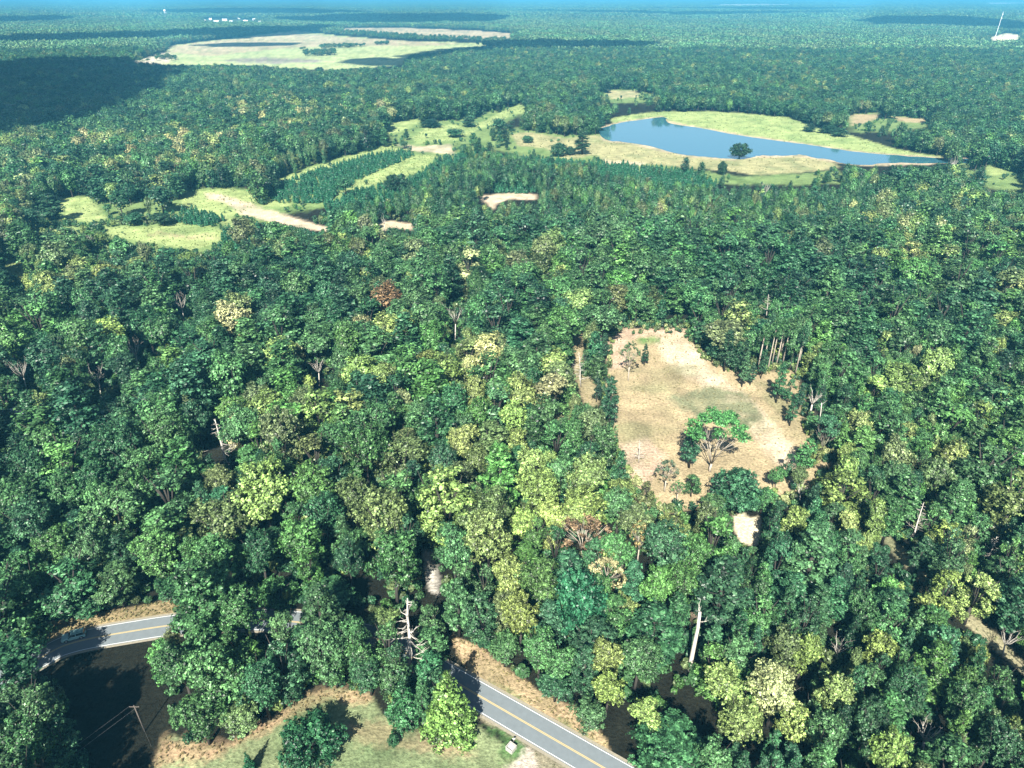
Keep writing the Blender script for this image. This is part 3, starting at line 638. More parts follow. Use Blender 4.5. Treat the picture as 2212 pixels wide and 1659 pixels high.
DEAD = [
 (886,1452,880,1292,18,'pine',"tall grey dead pine with horizontal stubs by the paved road",.42),
 (492,1012,464,905,17,'pine',"leaning bleached snag with short side branches on the left hillside",.36),
 (1489,1452,1512,1322,17,'stub',"stout smooth bare trunk without branches at lower centre",.42),
 (1750,905,1742,825,10,'fork',"pale leafless tree with fanned branches at the clearing's right edge",.28),
 (1968,1170,1996,1085,12,'pine',"slanting thin white snag above the grassy trail at right",.2),
 (2130,1220,2146,1165,10,'pine',"small white snag in the shade at the far right",.16),
 (1990,1640,2005,1560,9,'fork',"bleached branching snag at the bottom right",.22),
 (2165,1420,2168,1365,7,'fork',"low pale branches beside the end of the grassy trail",.16),
 (983,745,992,640,17,'fork',"forked pale snag in the wood above the centre",.2),
 (400,700,398,645,14,'fork',"pale forked snag at the left in the middle distance",.2),
 (300,800,305,745,13,'fork',"white antler shaped snag on the upper left hillside",.2),
 (220,860,228,800,12,'fork',"grey bare tree above the large left crowns",.18),
 (690,835,692,780,12,'fork',"small white forked snag left of the yellow crowns",.18),
 (60,850,55,785,13,'fork',"whitish tangle of dead branches at the left edge above the roof",.2),
 (2052,385,2050,335,15,'fork',"bleached bare tree at the right end of the pond",.3),
 (1652,440,1652,395,14,'fork',"thin bare tree in the wood below the pond",.2),
 (1655,690,1650,640,12,'pine',"thin pale snag in the wood above the clearing",.18),
 (1255,835,1250,760,14,'pine',"thin pale snag left of the clearing's narrow strip",.2),
 (1728,1090,1722,1050,7,'fork',"low grey dead tree at the lower right corner of the clearing",.18),
 (1765,945,1775,870,12,'stub',"slender pale trunk in the shade right of the clearing",.16),
 (1380,1000,1382,950,9,'pine',"thin dark snag in the lower left of the clearing",.14),
 (830,500,835,470,9,'fork',"bare shrub like tree at the small sand patch",.18),
 (205,545,200,505,11,'fork',"white forked bare tree among the left meadows",.2),
 (1805,1440,1800,1390,9,'fork',"curling bare branches between yellow crowns at lower right",.14),
]
SNAGS = []
for a, b, c, d, H, st, lab, r in DEAD:
    q = 7 if st != 'fork' else 14
    SNAGS.append(np.array([(a-5, b-(b-d)*.08), (a+5, b-(b-d)*.08), (c+q, d-2), (c-q, d-2)], float))
OFFFRAME = []
add_hand()

# ------------------------------------------------------------------ dead trees
def branchy(m, rs, p, d, L, r, depth, n=5):
    q = p+d*L*.5+Vector((rs.uniform(-.06, .06), rs.uniform(-.06, .06), rs.uniform(-.02, .08)))*L; e = p+d*L+Vector((0, 0, L*.1))
    m.tube([p, q, e], [r, r*.7, r*.25], n)
    if depth:
        for i in range(3):
            s = .35+.25*i+rs.uniform(-.08, .08); b = p.lerp(e, s)
            v = (d+Vector((rs.uniform(-1, 1), rs.uniform(-1, 1), rs.uniform(-.1, .7)))*.8).normalized()
            branchy(m, rs, b, v, L*rs.uniform(.35, .6), r*.42, depth-1, 4)
def dead_tree(bx, by, tx, ty, H, style, label, seed, r=None):
    X, Y = ground(bx, by)
    u, Yt = tx*K, 0
    # lean: find the top at height H on the line of sight of the surveyed top, limited
    TX, TY = ground(tx, ty, H); lean = Vector((TX-X, TY-Y)); 
    if lean.length > H*.18: lean *= H*.18/lean.length
    rs = random.Random(seed); root = bpy.data.objects.new("dead_tree", None); COL.objects.link(root); root.location = (X, Y, 0)
    r = r or .02*H
    top = Vector((lean.x, lean.y, H)); base = Vector((0, 0, -.2))
    pts = [base.lerp(top, t)+Vector((rs.uniform(-.15, .15), rs.uniform(-.15, .15), 0))*(1 if 0 < t < 1 else 0) for t in (0, .25, .5, .75, 1)]
    m = MB(); 
    if style == 'fork': pts = pts[:3]; 
    rad = [r*1.3, r, r*.8, r*.55, r*.2][:len(pts)]
    if style == 'stub': rad = [r*1.3, r*1.05, r*.95, r*.8, r*.7]
    m.tube(pts, rad, 8); m.build("trunk", DEADWOOD, root, True)
    b = MB()
    if style == 'pine':
        for i in range(26):
            t = .18+.8*i/26; p = base.lerp(top, t); a = rs.uniform(0, 6.283); L = (1.15-t)*H*.30*rs.uniform(.5, 1.2)
            branchy(b, rs, p, Vector((math.cos(a), math.sin(a), rs.uniform(-.1, .35))).normalized(), L, r*.30, 1, 4)
    elif style == 'fork':
        p = Vector(pts[-1])
        for i in range(7):
            a = i*.9+rs.uniform(-.3, .3); branchy(b, rs, p, Vector((math.cos(a)*.55, math.sin(a)*.55, 1)).normalized(), H*.42*rs.uniform(.6, 1.05), r*.42, 2, 5)
    elif style == 'stub':
        for i in range(3):
            a = rs.uniform(0, 6.28); b1 = MB(); branchy(b1, rs, base.lerp(top, .75+.1*i), Vector((math.cos(a), math.sin(a), .8)).normalized(), H*.13, r*.3, 1, 4); b1.build("branch", DEADWOOD, root, True)
    if b.v: b.build("branches", DEADWOOD, root, True)
    tag(root, label, "dead tree", "bare dead trees standing in the wood"); placed.append((X, Y, 1.3 if style != 'fork' else 2.5))
for i, (a, b, c, d, H, st, lab, r) in enumerate(DEAD): dead_tree(a, b, c, d, H, st, lab, 40+i, r)

# ------------------------------------------------------------------ filling the wood
def palette(px, py, rs, n, X, Y):
    """class letter and size factor per tree, from where it stands"""
    keys = ['M', 'T', 'P', 'G', 'Y', 'O', 'L', 'B', 'R']
    base = np.array([.36, .26, .14, .09, .05, .08, .01, .0, .001])
    Wt = np.tile(base, (n, 1))
    def reg(x0, x1, y0, y1, w):
        k = (px > x0) & (px < x1) & (py > y0) & (py < y1); Wt[k] = w
    reg(350, 1280, 720, 1080, [.28, .12, .05, .12, .20, .16, .05, .0, .003])
    reg(1050, 1560, 1060, 1560, [.24, .12, .03, .18, .24, .14, .03, .0, .008])
    reg(0, 760, 1060, 1660, [.46, .24, .09, .13, .02, .06, .0, .0, 0])
    reg(1560, 2300, 1080, 1700, [.30, .28, .06, .15, .14, .06, .012, .0, .002])
    reg(1740, 2300, 480, 1080, [.44, .20, .06, .18, .07, .04, .01, .0, 0])
    reg(0, 2300, 200, 420, [.34, .36, .20, .04, .015, .04, .0, .0, 0])
    reg(0, 2300, -10, 200, [.34, .38, .16, .03, .02, .06, .0, .0, 0])
    reg(0, 480, 300, 400, [.26, .26, .12, .06, .10, .10, .08, .0, 0])
    reg(490, 860, 215, 300, [.26, .28, .16, .04, .08, .08, .08, .0, 0])
    reg(600, 1900, 400, 640, [.38, .26, .12, .11, .03, .09, .003, .0, 0])
    st = fbm(X/34, Y/34, 91, 2); k = np.clip((st-.5)*7, -1, 1)      # stands of pine and of hardwood
    Wt[:, 1] *= 1+.9*k; Wt[:, 2] *= 1+.9*k; Wt[:, 3] *= 1-.6*k; Wt[:, 4] *= 1-.9*k; Wt[:, 5] *= 1-.8*k; Wt[:, 6] *= 1-.9*k
    Wt = Wt/Wt.sum(1)[:, None]; c = Wt.cumsum(1); u = rs.random(n)[:, None]
    return np.array(keys)[np.minimum((u > c).sum(1), 8)]
def size_at(px, py, X, Y):
    s = np.full(px.shape, 4.9)
    s = np.where((px > 1560) & (py > 1080), 2.6, s)
    s = np.where((px > 1740) & (py > 480) & (py <= 1080), 2.9, s)
    s = np.where((py > 400) & (py < 700), 4.2, s)
    s = np.where((px > 600) & (px < 1900) & (py > 325) & (py < 480), 2.5, s)
    s = np.where(py < 325, 5.0, s)
    return s
SCRUB = SCRUBPOLY
SCRUB = [np.array(p, float) for p in SCRUB]
def scrubby(X, Y, H):
    a, b = topx(X, Y, H*.45); c, d = topx(X, Y, H*.95); k = np.zeros(X.shape, bool)
    for p in SCRUB: k |= inpoly(a, b, p) | inpoly(c, d, p)
    return k
def near_road(X, Y, d):
    q = np.full(X.shape, 1e9)
    k = (np.abs(X) < 200) & (Y < 260)
    if k.any():
        dd = ((X[k][:, None]-road_xy[:, 0])**2+(Y[k][:, None]-road_xy[:, 1])**2).min(1)**.5; q[k] = dd
    return q < d
rs = np.random.default_rng(77)
# dart throwing for the near wood
YN = 345.0
N = 90000
cy_ = np.sqrt(rs.uniform(38**2, YN**2, N)); cx_ = rs.uniform(-1, 1, N)*(cy_*.86+34)
px, py = topx(cx_, cy_, 12+0*cx_)
sz = size_at(px, py, cx_, cy_)*np.exp(rs.normal(0, .33, N)); sz = np.clip(sz, 1.6, 7.6)
sz *= (0.85+.3*vnoise(cx_/40, cy_/40, 5))
Hh = np.clip(8.5+1.75*sz, 8, 21)*rs.uniform(.70, 1.16, N)
bad = (scrubby(cx_, cy_, Hh) & (rs.random(N) < .93)) | (fbm(cx_/11, cy_/11, 41, 2) > .735) | blocked(cx_, cy_, Hh, sz) | blocked(cx_, cy_, Hh, sz, SNAGS, True) | near_road(cx_, cy_, 5.0)
offbot = cy_ < 66
bad |= offbot & ~((cx_ < -72) | (cx_ > 45))
ok = np.where(~bad)[0]
order = ok[np.argsort(-sz[ok]+rs.normal(0, 1.1, len(ok)))]
CELL = 6.0; grid = {}
acc = []
def can(x, y, r):
    i, j = int(x//CELL), int(y//CELL)
    for a in (-2, -1, 0, 1, 2):
        for b in (-2, -1, 0, 1, 2):
            for (qx, qy, qr) in grid.get((i+a, j+b), ()):
                if (qx-x)**2+(qy-y)**2 < (.76*(r+qr))**2: return False
    return True
for x, y, r in placed: grid.setdefault((int(x//CELL), int(y//CELL)), []).append((x, y, r))
for i in order:
    x, y, r = cx_[i], cy_[i], sz[i]
    if can(x, y, r*.9): grid.setdefault((int(x//CELL), int(y//CELL)), []).append((x, y, r*.9)); acc.append(i)
acc = np.array(acc)
nx_, ny_, nr_, nh_ = cx_[acc], cy_[acc], sz[acc], Hh[acc]
npx, npy = topx(nx_, ny_, nh_*.7)
ncl = palette(npx, npy, rs, len(acc), nx_, ny_)
u = rs.random(len(acc))
pine_prob = np.where(np.isin(ncl, ['T', 'P']), .62, np.where(np.isin(ncl, ['M', 'G']), .30, .0))
narrow = (npx > 1560) & (npy > 480)
kindn = np.where(u < pine_prob, 'pine', np.where((u < pine_prob+.25) | (narrow & (u < pine_prob+.6)), 'oval', 'broad'))
inframe = (npx > -40) & (npx < 2252) & (npy > -10) & (npy < 1700)
# the largest seen become single trees, the rest go into one mass per kind
show = nr_/(ny_+60)
stuff_rows = {'broadleaf': [], 'pine': []}
n_hand = {'broadleaf': sum(1 for t in trees_to_label if t[4] != 'pine')+10, 'pine': 24}
for fam in ('broadleaf', 'pine'):
    k = np.where(((kindn == 'pine') == (fam == 'pine')) & inframe)[0]
    k = k[np.argsort(-show[k])]; keep = set(k[:300-n_hand[fam]].tolist())
    for i in np.where((kindn == 'pine') == (fam == 'pine'))[0]:
        if i in keep:
            put_tree(kindn[i], float(nx_[i]), float(ny_[i]), float(nr_[i]), float(nh_[i]), TINT[ncl[i]], ncl[i], fam+'_tree', 0 if ny_[i] < 165 else 1, rnd=rnd)
        else:
            stuff_rows[fam].append((kindn[i], nx_[i], ny_[i], nr_[i], nh_[i], ncl[i], 0 if ny_[i] < 120 else 1))
for x, y, R, H in OFFFRAME: stuff_rows['broadleaf'].append(('broad', x, y, R, H, 'M', 0))
print("near trees", len(acc), "single", len(trees_to_label))

# unique labels: colour, kind, rank and side of the nearest landmark
def label_trees():
    buckets = {}
    for t in trees_to_label:
        root, X, Y, H, kind, cls = t
        a, b = topx(X, Y, H*.7); a = float(a); b = float(b)
        d = [(math.hypot(a-lx, (b-ly)), i) for i, (_, lx, ly) in enumerate(LAND)]
        dist, i = min(d); dx, dy = a-LAND[i][1], b-LAND[i][2]
        ang = math.degrees(math.atan2(-dy, dx)) % 360
        side = ["right of", "upper right of", "above", "upper left of", "left of", "lower left of", "below", "lower right of"][int((ang+22.5)//45) % 8]
        kn = {'pine': 'pine', 'oval': 'slim tree', 'round': 'dense tree', 'sparse': 'thin tree'}.get(kind, 'broad tree')
        buckets.setdefault((CNAME[cls], kn, side, i), []).append((dist, root))
    for (cn, kn, side, i), v in buckets.items():
        v.sort(key=lambda q: q[0])
        for r, (_, root) in enumerate(v):
            o = "" if len(v) == 1 else (ORD[r]+" " if r < len(ORD) else "far ")
            root["label"] = f"{o}{cn} {kn} {side} the {LAND[i][0]}"
            root["group"] = "pines of the wood" if kn == 'pine' else "broadleaf trees of the wood"
label_trees()

# ------------------------------------------------------------------ scattered masses (geometry nodes)
def scatter(name, label, meshes, P, rot, scl, idx, tint, cat, extra_mats=None):
    """one object: points carrying a shape index, turn, size and tint"""
    me = bpy.data.meshes.new(name); n = len(P)
    me.vertices.add(n); me.vertices.foreach_set("co", np.asarray(P, np.float32).ravel())
    def at(nm, typ, key, arr):
        a = me.attributes.new(nm, typ, 'POINT'); a.data.foreach_set(key, np.asarray(arr).ravel())
    at("turn", 'FLOAT_VECTOR', "vector", np.stack([0*rot, 0*rot, rot], 1).astype(np.float32))
    at("size", 'FLOAT_VECTOR', "vector", np.asarray(scl, np.float32))
    at("pick", 'INT', "value", np.asarray(idx, np.int32))
    at("tint", 'FLOAT_COLOR', "color", np.concatenate([np.asarray(tint, np.float32), np.ones((n, 1), np.float32)], 1))
    o = link(name, me)
    cc = bpy.data.collections.new(name+"_shapes")
    for i, ms in enumerate(meshes):
        s = bpy.data.objects.new("%s_shape_%03d" % (name, i), ms); cc.objects.link(s)
    g = bpy.data.node_groups.new(name+"_scatter", 'GeometryNodeTree')
    g.interface.new_socket("Geometry", in_out='INPUT', socket_type='NodeSocketGeometry'); g.interface.new_socket("Geometry", in_out='OUTPUT', socket_type='NodeSocketGeometry')
    N = g.nodes; L = g.links; gi = N.new("NodeGroupInput"); go = N.new("NodeGroupOutput")
    ip = N.new("GeometryNodeInstanceOnPoints"); ci = N.new("GeometryNodeCollectionInfo"); ci.inputs[0].default_value = cc
    ci.inputs["Separate Children"].default_value = True; ci.inputs["Reset Children"].default_value = True
    def na(nm, dt):
        q = N.new("GeometryNodeInputNamedAttribute"); q.data_type = dt; q.inputs[0].default_value = nm; return q
    L.new(gi.outputs[0], ip.inputs["Points"]); L.new(ci.outputs[0], ip.inputs["Instance"]); ip.inputs["Pick Instance"].default_value = True
    L.new(na("pick", 'INT').outputs[0], ip.inputs["Instance Index"])
    e2r = N.new("FunctionNodeEulerToRotation"); L.new(na("turn", 'FLOAT_VECTOR').outputs[0], e2r.inputs[0]); L.new(e2r.outputs[0], ip.inputs["Rotation"])
    L.new(na("size", 'FLOAT_VECTOR').outputs[0], ip.inputs["Scale"]); L.new(ip.outputs[0], go.inputs[0])
    md = o.modifiers.new("scatter", 'NODES'); md.node_group = g
    tag(o, label, cat, None, "stuff"); return o
def joined_tree(kind, k, lod):
    """crown and trunk in one mesh for the masses"""
    a = get_crown(kind, k, lod); b = get_trunk(kind, k, BARK)
    def arr(me):
        v = np.empty(len(me.vertices)*3, np.float32); me.vertices.foreach_get("co", v); return v.reshape(-1, 3)
    va = arr(a); fa = [tuple(p.vertices) for p in a.polygons] if False else None
    ia = np.empty(len(a.loops), np.int32); a.loops.foreach_get("vertex_index", ia); ia = ia.reshape(-1, 4)
    vb = arr(b); fb = [tuple(p.vertices) for p in b.polygons]; fb = np.array([f for f in fb if len(f) == 4], np.int32)+len(va)
    vals = np.empty(len(a.polygons), np.float32); a.attributes["v"].data.foreach_get("value", vals)
    F = np.concatenate([ia, fb]); mi = np.concatenate([np.zeros(len(ia), np.int32), np.ones(len(fb), np.int32)])
    return mk_mesh("tree_shape", np.concatenate([va, vb]), F, [FOL, BARK], attrs=[("v", 'FACE', 'FLOAT', np.concatenate([vals, np.zeros(len(fb))]))], mat_idx=mi)
shape_ix = {}; shape_list = {'broadleaf': [], 'pine': []}
def shape_no(fam, kind, k, lod):
    key = (kind, k, lod)
    if key not in shape_ix: shape_ix[key] = len(shape_list[fam]); shape_list[fam].append(joined_tree(kind, k, lod))
    return shape_ix[key]
# middle distance: 345 m to 1750 m as single trees
def hexfill(y0, y1, step, jitter, wide=.84):
    ys = []; xs = []; y = y0; r = 0
    while y < y1:
        wv = y*wide+20; x = np.arange(-wv+(r % 2)*step/2, wv, step); xs.append(x); ys.append(np.full(len(x), y)); y += step*.866; r += 1
    x = np.concatenate(xs); y = np.concatenate(ys)
    return x+rs.uniform(-jitter, jitter, len(x)), y+rs.uniform(-jitter, jitter, len(x))
rows = {'broadleaf': [], 'pine': []}
for y0, y1, step, lod in ((YN-4, 900, 6.3, 2), (900, 1750, 7.8, 2)):
    x, y = hexfill(y0, y1, step, step*.30)
    px, py = topx(x, y, 10+0*x); s = size_at(px, py, x, y)*.92*np.exp(rs.normal(0, .2, len(x)))
    s = np.maximum(s, step*.58) if y0 > 800 else s
    H = np.clip(8.5+1.7*s, 7, 19)*rs.uniform(.8, 1.15, len(x))*(.88+.26*vnoise(x/70, y/70, 8))
    sb = scrubby(x, y, H); s = np.where(sb, s*rs.uniform(.5, 1, len(x)), s); H = np.where(sb, H*rs.uniform(.45, .9, len(x)), H)
    bad = blocked(x, y, H, s) | (rs.random(len(x)) < .05) | (sb & (rs.random(len(x)) < .92))
    x, y, s, H, px, py = [q[~bad] for q in (x, y, s, H, px, py)]
    cl = palette(px, py, rs, len(x), x, y); u = rs.random(len(x))
    kd = np.where(np.isin(cl, ['T', 'P']) & (u < .55), 'pine', np.where(u < .72, 'broad', 'oval'))
    for i in range(len(x)): rows['pine' if kd[i] == 'pine' else 'broadleaf'].append((kd[i], x[i], y[i], s[i], H[i], cl[i], lod))
for fam in ('broadleaf', 'pine'):
    rr = stuff_rows[fam]+rows[fam]; n = len(rr)
    P = np.array([(r[1], r[2], 0) for r in rr]); kk = rs.integers(0, 4, n)
    idx = np.array([shape_no(fam, r[0], int(kk[i]), r[6]) for i, r in enumerate(rr)])
    scl = np.array([(r[3]/BASE[r[0]][0], r[3]/BASE[r[0]][0], r[4]/BASE[r[0]][1]) for r in rr])
    tn = np.array([TINT[r[5]] for r in rr])*rs.uniform(.68, 1.32, (n, 1))*rs.uniform(.9, 1.1, (n, 3))
    # shapes must sort by name in index order: three digits suffice
    scatter(fam+"_forest", {'broadleaf': "endless mixed green broadleaf forest filling the middle distance", 'pine': "dark pines mixed through the forest of the middle distance"}[fam],
            shape_list[fam], P, rs.uniform(0, 6.283, n), scl, idx, tn, "forest")
    print(fam, n, len(shape_list[fam]))

# far forest: blocks of canopy out to the horizon
def canopy_patch(seed, side, step, leaf, nleaf, R, H):
    q = np.random.default_rng(seed); V = []; A = []; 
    n = int(side/step); 
    for i in range(n):
        for j in range(n):
            cx = (i+.5+q.uniform(-.35, .35))*step-side/2; cy = (j+.5+q.uniform(-.35, .35))*step-side/2
            h = H*q.uniform(.75, 1.2); r = R*q.uniform(.8, 1.3); v, f, a = leaves(q, [(cx, cy, h*.6), (cx, cy, h*.75)], [r, r*.85], nleaf, leaf, .5, (.85, 1.05))
            V.append(v); A.append(np.clip(a+q.uniform(-.22, .3), 0, 1))
    V = np.concatenate(V); return mk_mesh("canopy_block", V, np.arange(len(V)).reshape(-1, 4), FOL, attrs=[("v", 'FACE', 'FLOAT', np.concatenate(A))])
def far():
    sh = [canopy_patch(i, 64, 8.0, 3.2, 42, 4.6, 15) for i in range(3)]+[canopy_patch(20+i, 160, 14.0, 7.0, 26, 8.5, 17) for i in range(3)]
    P = []; I = []
    for y0, y1, st, off in ((1782, 4300, 62, 0), (4300, 16000, 156, 3)):
        y = y0
        while y < y1:
            wv = y*.86+80; x = np.arange(-wv, wv, st)
            for xx in x: P.append((xx+rs.uniform(-3, 3), y, 0)); I.append(off+rs.integers(0, 3))
            y += st
    P = np.array(P); I = np.array(I); x, y = P[:, 0], P[:, 1]
    hs = np.where(I < 3, 30, 76); bad = np.zeros(len(P), bool)
    for ax in (-.8, -.4, 0, .4, .8):
        for ay in (-.8, 0, .8):
            for hz in (0, 13):
                a, b = topx(x+ax*hs, y+ay*hs, hz+0*x)
                for nm, c, p, bl in Z:
                    p = np.array(p, float)
                    if p[:, 1].max() < 160 and (bl or nm.startswith('far')): bad |= inpoly(a, b, p)
    # fill field-edge blocks with single trees later
    edge = P[bad]
    n = (~bad).sum(); P2 = P[~bad]; I2 = I[~bad]
    mix = rs.random((n, 1)); tn = np.array(TINT['M'])*(1-mix)+np.array(TINT['O'])*mix*.8+np.array(TINT['T'])*.2
    tn = tn*(.75+.6*fbm(P2[:, 0]/400, P2[:, 1]/400, 3))[:, None]
    scatter("distant_woodland", "hazy blue green woodland running back to the horizon", sh, P2, rs.integers(0, 4, n)*math.pi/2, np.stack([np.ones(n), np.ones(n), rs.uniform(.85, 1.2, n)], 1), I2, tn, "forest")
    return edge
edge = far()
def field_edge_trees(edge):
    X = []; Y = []
    for (x, y, z) in edge:
        big = y > 4300; n = 90 if big else 60; hs = 78 if big else 32
        X.append(x+rs.uniform(-hs, hs, n)); Y.append(y+rs.uniform(-hs, hs, n))
    X = np.concatenate(X); Y = np.concatenate(Y); H = rs.uniform(11, 17, len(X)); R = np.where(Y > 4300, 8.5, 5.0)*rs.uniform(.8, 1.25, len(X))
    bad = np.zeros(len(X), bool)
    for hz in (0, .6, .9):
        for ax in (-.8, 0, .8):
            a, b = topx(X+ax*R, Y, H*hz)
            for nm, c, p, bl in Z:
                p = np.array(p, float)
                if p[:, 1].max() < 160 and (bl or nm.startswith('far')): bad |= inpoly(a, b, p)
    X, Y, H, R = [q[~bad] for q in (X, Y, H, R)]
    # tree belts between and inside the fields
    def belt(x0, y0, x1, y1, n, w, h=11):
        for i in range(n):
            t = rs.random(); gx, gy = ground(x0+(x1-x0)*t, y0+(y1-y0)*t+rs.uniform(-w, w)); bx.append(gx); by.append(gy); bh.append(h*rs.uniform(.7, 1.15))
    bx, by, bh = [], [], []
    belt(658, 119, 725, 117, 60, 3); belt(692, 104, 790, 100, 60, 1.5, 9); belt(812, 96.5, 838, 95.5, 22, 1, 8)
    belt(745, 73, 900, 84, 130, 2, 14); belt(900, 84, 1090, 92, 110, 3, 13); belt(650, 108, 664, 107, 3, .5, 9)
    belt(320, 118, 362, 108, 26, 4, 12); belt(300, 132, 380, 128, 20, 3, 10); belt(362, 106, 365, 98, 14, 1, 12)
    X = np.concatenate([X, bx]); Y = np.concatenate([Y, by]); H = np.concatenate([H, bh]); R = np.concatenate([R, rs.uniform(4, 6.5, len(bx))])
    n = len(X); tn = np.array([TINT[c] for c in rs.choice(['M', 'T', 'O'], n)])*rs.uniform(.8, 1.15, (n, 1))
    sh = [joined_tree('broad', k, 2) for k in range(4)]
    scatter("field_edge_woodland", "tree belts and wood edges around the far pale fields", sh, np.stack([X, Y, 0*X], 1), rs.uniform(0, 6.28, n), np.stack([R/5, R/5, H/17], 1), rs.integers(0, 4, n), tn, "forest")
    print("field edge", n)
field_edge_trees(edge)

# undergrowth, young pines, grass tufts
def undergrowth():
    n = 26000; y = np.sqrt(rs.uniform(50**2, 420**2, n)); x = rs.uniform(-1, 1, n)*(y*.84+20)
    a, b = topx(x, y, 0*x); s = rs.uniform(.5, 1.7, n)
    bad = blocked(x, y, s*2.2, s*1.0) | near_road(x, y, 4.6) | ((fbm(x/11, y/11, 41, 2) > .70) & (rs.random(n) < .85))
    x, y, s = x[~bad], y[~bad], s[~bad]; n = len(x)
    def bush(seed):
        q = np.random.default_rng(seed); C = [(q.uniform(-.6, .6), q.uniform(-.6, .6), q.uniform(.5, 1.7)) for _ in range(6)]; v, f, aa = leaves(q, C, [.5]*6, 240, .42, .4)
        v[:, 2] = np.maximum(v[:, 2], .02); return mk_mesh("bush_shape", v, f, FOL, attrs=[("v", 'FACE', 'FLOAT', aa)])
    cl = rs.choice(['M', 'T', 'G', 'O', 'Y'], n, p=[.4, .25, .12, .15, .08]); tn = np.array([TINT[c] for c in cl])*rs.uniform(.75, 1.1, (n, 1))
    xs2, ys2, ss2 = [], [], []
    for p in SCRUB:
        w_ = np.array([ground(*q) for q in p]); x0, y0 = w_.min(0); x1, y1 = w_.max(0); m = int(min((x1-x0)*(y1-y0)/70, 5000))
        xx = rs.uniform(x0, x1, m); yy = rs.uniform(y0, y1, m); a, b = topx(xx, yy, 0*xx); k = inpoly(a, b, p); xx, yy = xx[k], yy[k]
        bl = blocked(xx, yy, 0*xx+1.5, 0*xx+1.2); k = (~bl & (fbm(xx/22, yy/22, 5) > .46)) | (bl & (rs.random(len(xx)) < .04)); a, b = topx(xx, yy, 0*xx); k &= ~inpoly(a, b, POND)
        xs2.append(xx[k]); ys2.append(yy[k])
    x2, y2 = np.concatenate(xs2), np.concatenate(ys2); s2 = rs.uniform(.6, 1.9, len(x2)); t2 = np.array([TINT[c] for c in rs.choice(['M', 'T', 'G', 'P'], len(x2))])
    # brush along the clearing's rim
    cl_ = np.array(Z[0][2], float); k = np.roll(cl_, -1, 0)-cl_; x3, y3 = [], []
    for q in range(len(cl_)):
        for t in rs.random(int(np.hypot(*k[q])/3.2)+1):
            gx, gy = ground(*(cl_[q]+k[q]*t+rs.normal(0, 7, 2))); x3.append(gx); y3.append(gy)
    x3 = np.array(x3); y3 = np.array(y3); s3 = rs.uniform(.35, 1.3, len(x3)); t3 = np.array([TINT[c] for c in rs.choice(['M', 'Y', 'O', 'P', 'L'], len(x3))])
    x = np.concatenate([x, x2, x3]); y = np.concatenate([y, y2, y3]); s = np.concatenate([s, s2, s3]); tn = np.concatenate([tn, t2, t3]); n = len(x); print("undergrowth", n)
    scatter("undergrowth", "leafy undergrowth filling the forest floor between the trunks", [bush(k) for k in range(4)], np.stack([x, y, 0*x], 1), rs.uniform(0, 6.28, n), np.stack([s, s, s*rs.uniform(.8, 1.6, n)], 1), rs.integers(0, 4, n), tn, "undergrowth")
undergrowth()
THICK = [[(480,505),(520,488),(600,492),(700,508),(690,560),(600,575),(520,560),(470,545)], [(95,625),(150,570),(280,562),(245,640),(200,700),(140,685)], [(570,405),(640,382),(760,345),(850,326),(900,330),(790,376),(735,408),(700,440),(620,440),(590,430)],
         [(345,462),(400,450),(500,466),(470,490),(400,480)], [(700,440),(800,402),(900,380),(940,345),(1010,330),(1000,380),(930,430),(800,470),(720,480)], [(1005,330),(1230,345),(1500,370),(1560,400),(1300,420),(1050,410),(990,400)]]
def young_pines():
    X, Y = [], []
    for p in THICK:
        p = np.array(p, float); w_ = [ground(*q) for q in p]; w_ = np.array(w_); x0, y0 = w_.min(0); x1, y1 = w_.max(0); m = int((x1-x0)*(y1-y0)/7)
        x = rs.uniform(x0, x1, m); y = rs.uniform(y0, y1, m); a, b = topx(x, y, 2+0*x); k = inpoly(a, b, p); X.append(x[k]); Y.append(y[k])
    X = np.concatenate(X); Y = np.concatenate(Y); n = len(X)
    def yp(seed):
        q = np.random.default_rng(seed); C = [(0, 0, z) for z in (1.0, 1.8, 2.6, 3.4, 4.1)]; v, f, a = leaves(q, C, [1.2, 1.1, .9, .6, .35], 150, .8, .3)
        v[:, 2] = np.maximum(v[:, 2], .05); return mk_mesh("young_pine_shape", v, f, FOL, attrs=[("v", 'FACE', 'FLOAT', a)])
    s = rs.uniform(.6, 1.15, n); tn = np.array((.028, .125, .058))*rs.uniform(.8, 1.25, (n, 1))
    scatter("young_pine_thicket", "dense bright green thicket of young pines between the meadows", [yp(k) for k in range(3)], np.stack([X, Y, 0*X], 1), rs.uniform(0, 6.28, n), np.stack([s, s, s*rs.uniform(.8, 1.3, n)], 1), rs.integers(0, 3, n), tn, "thicket")
    print("young pines", n)
young_pines()
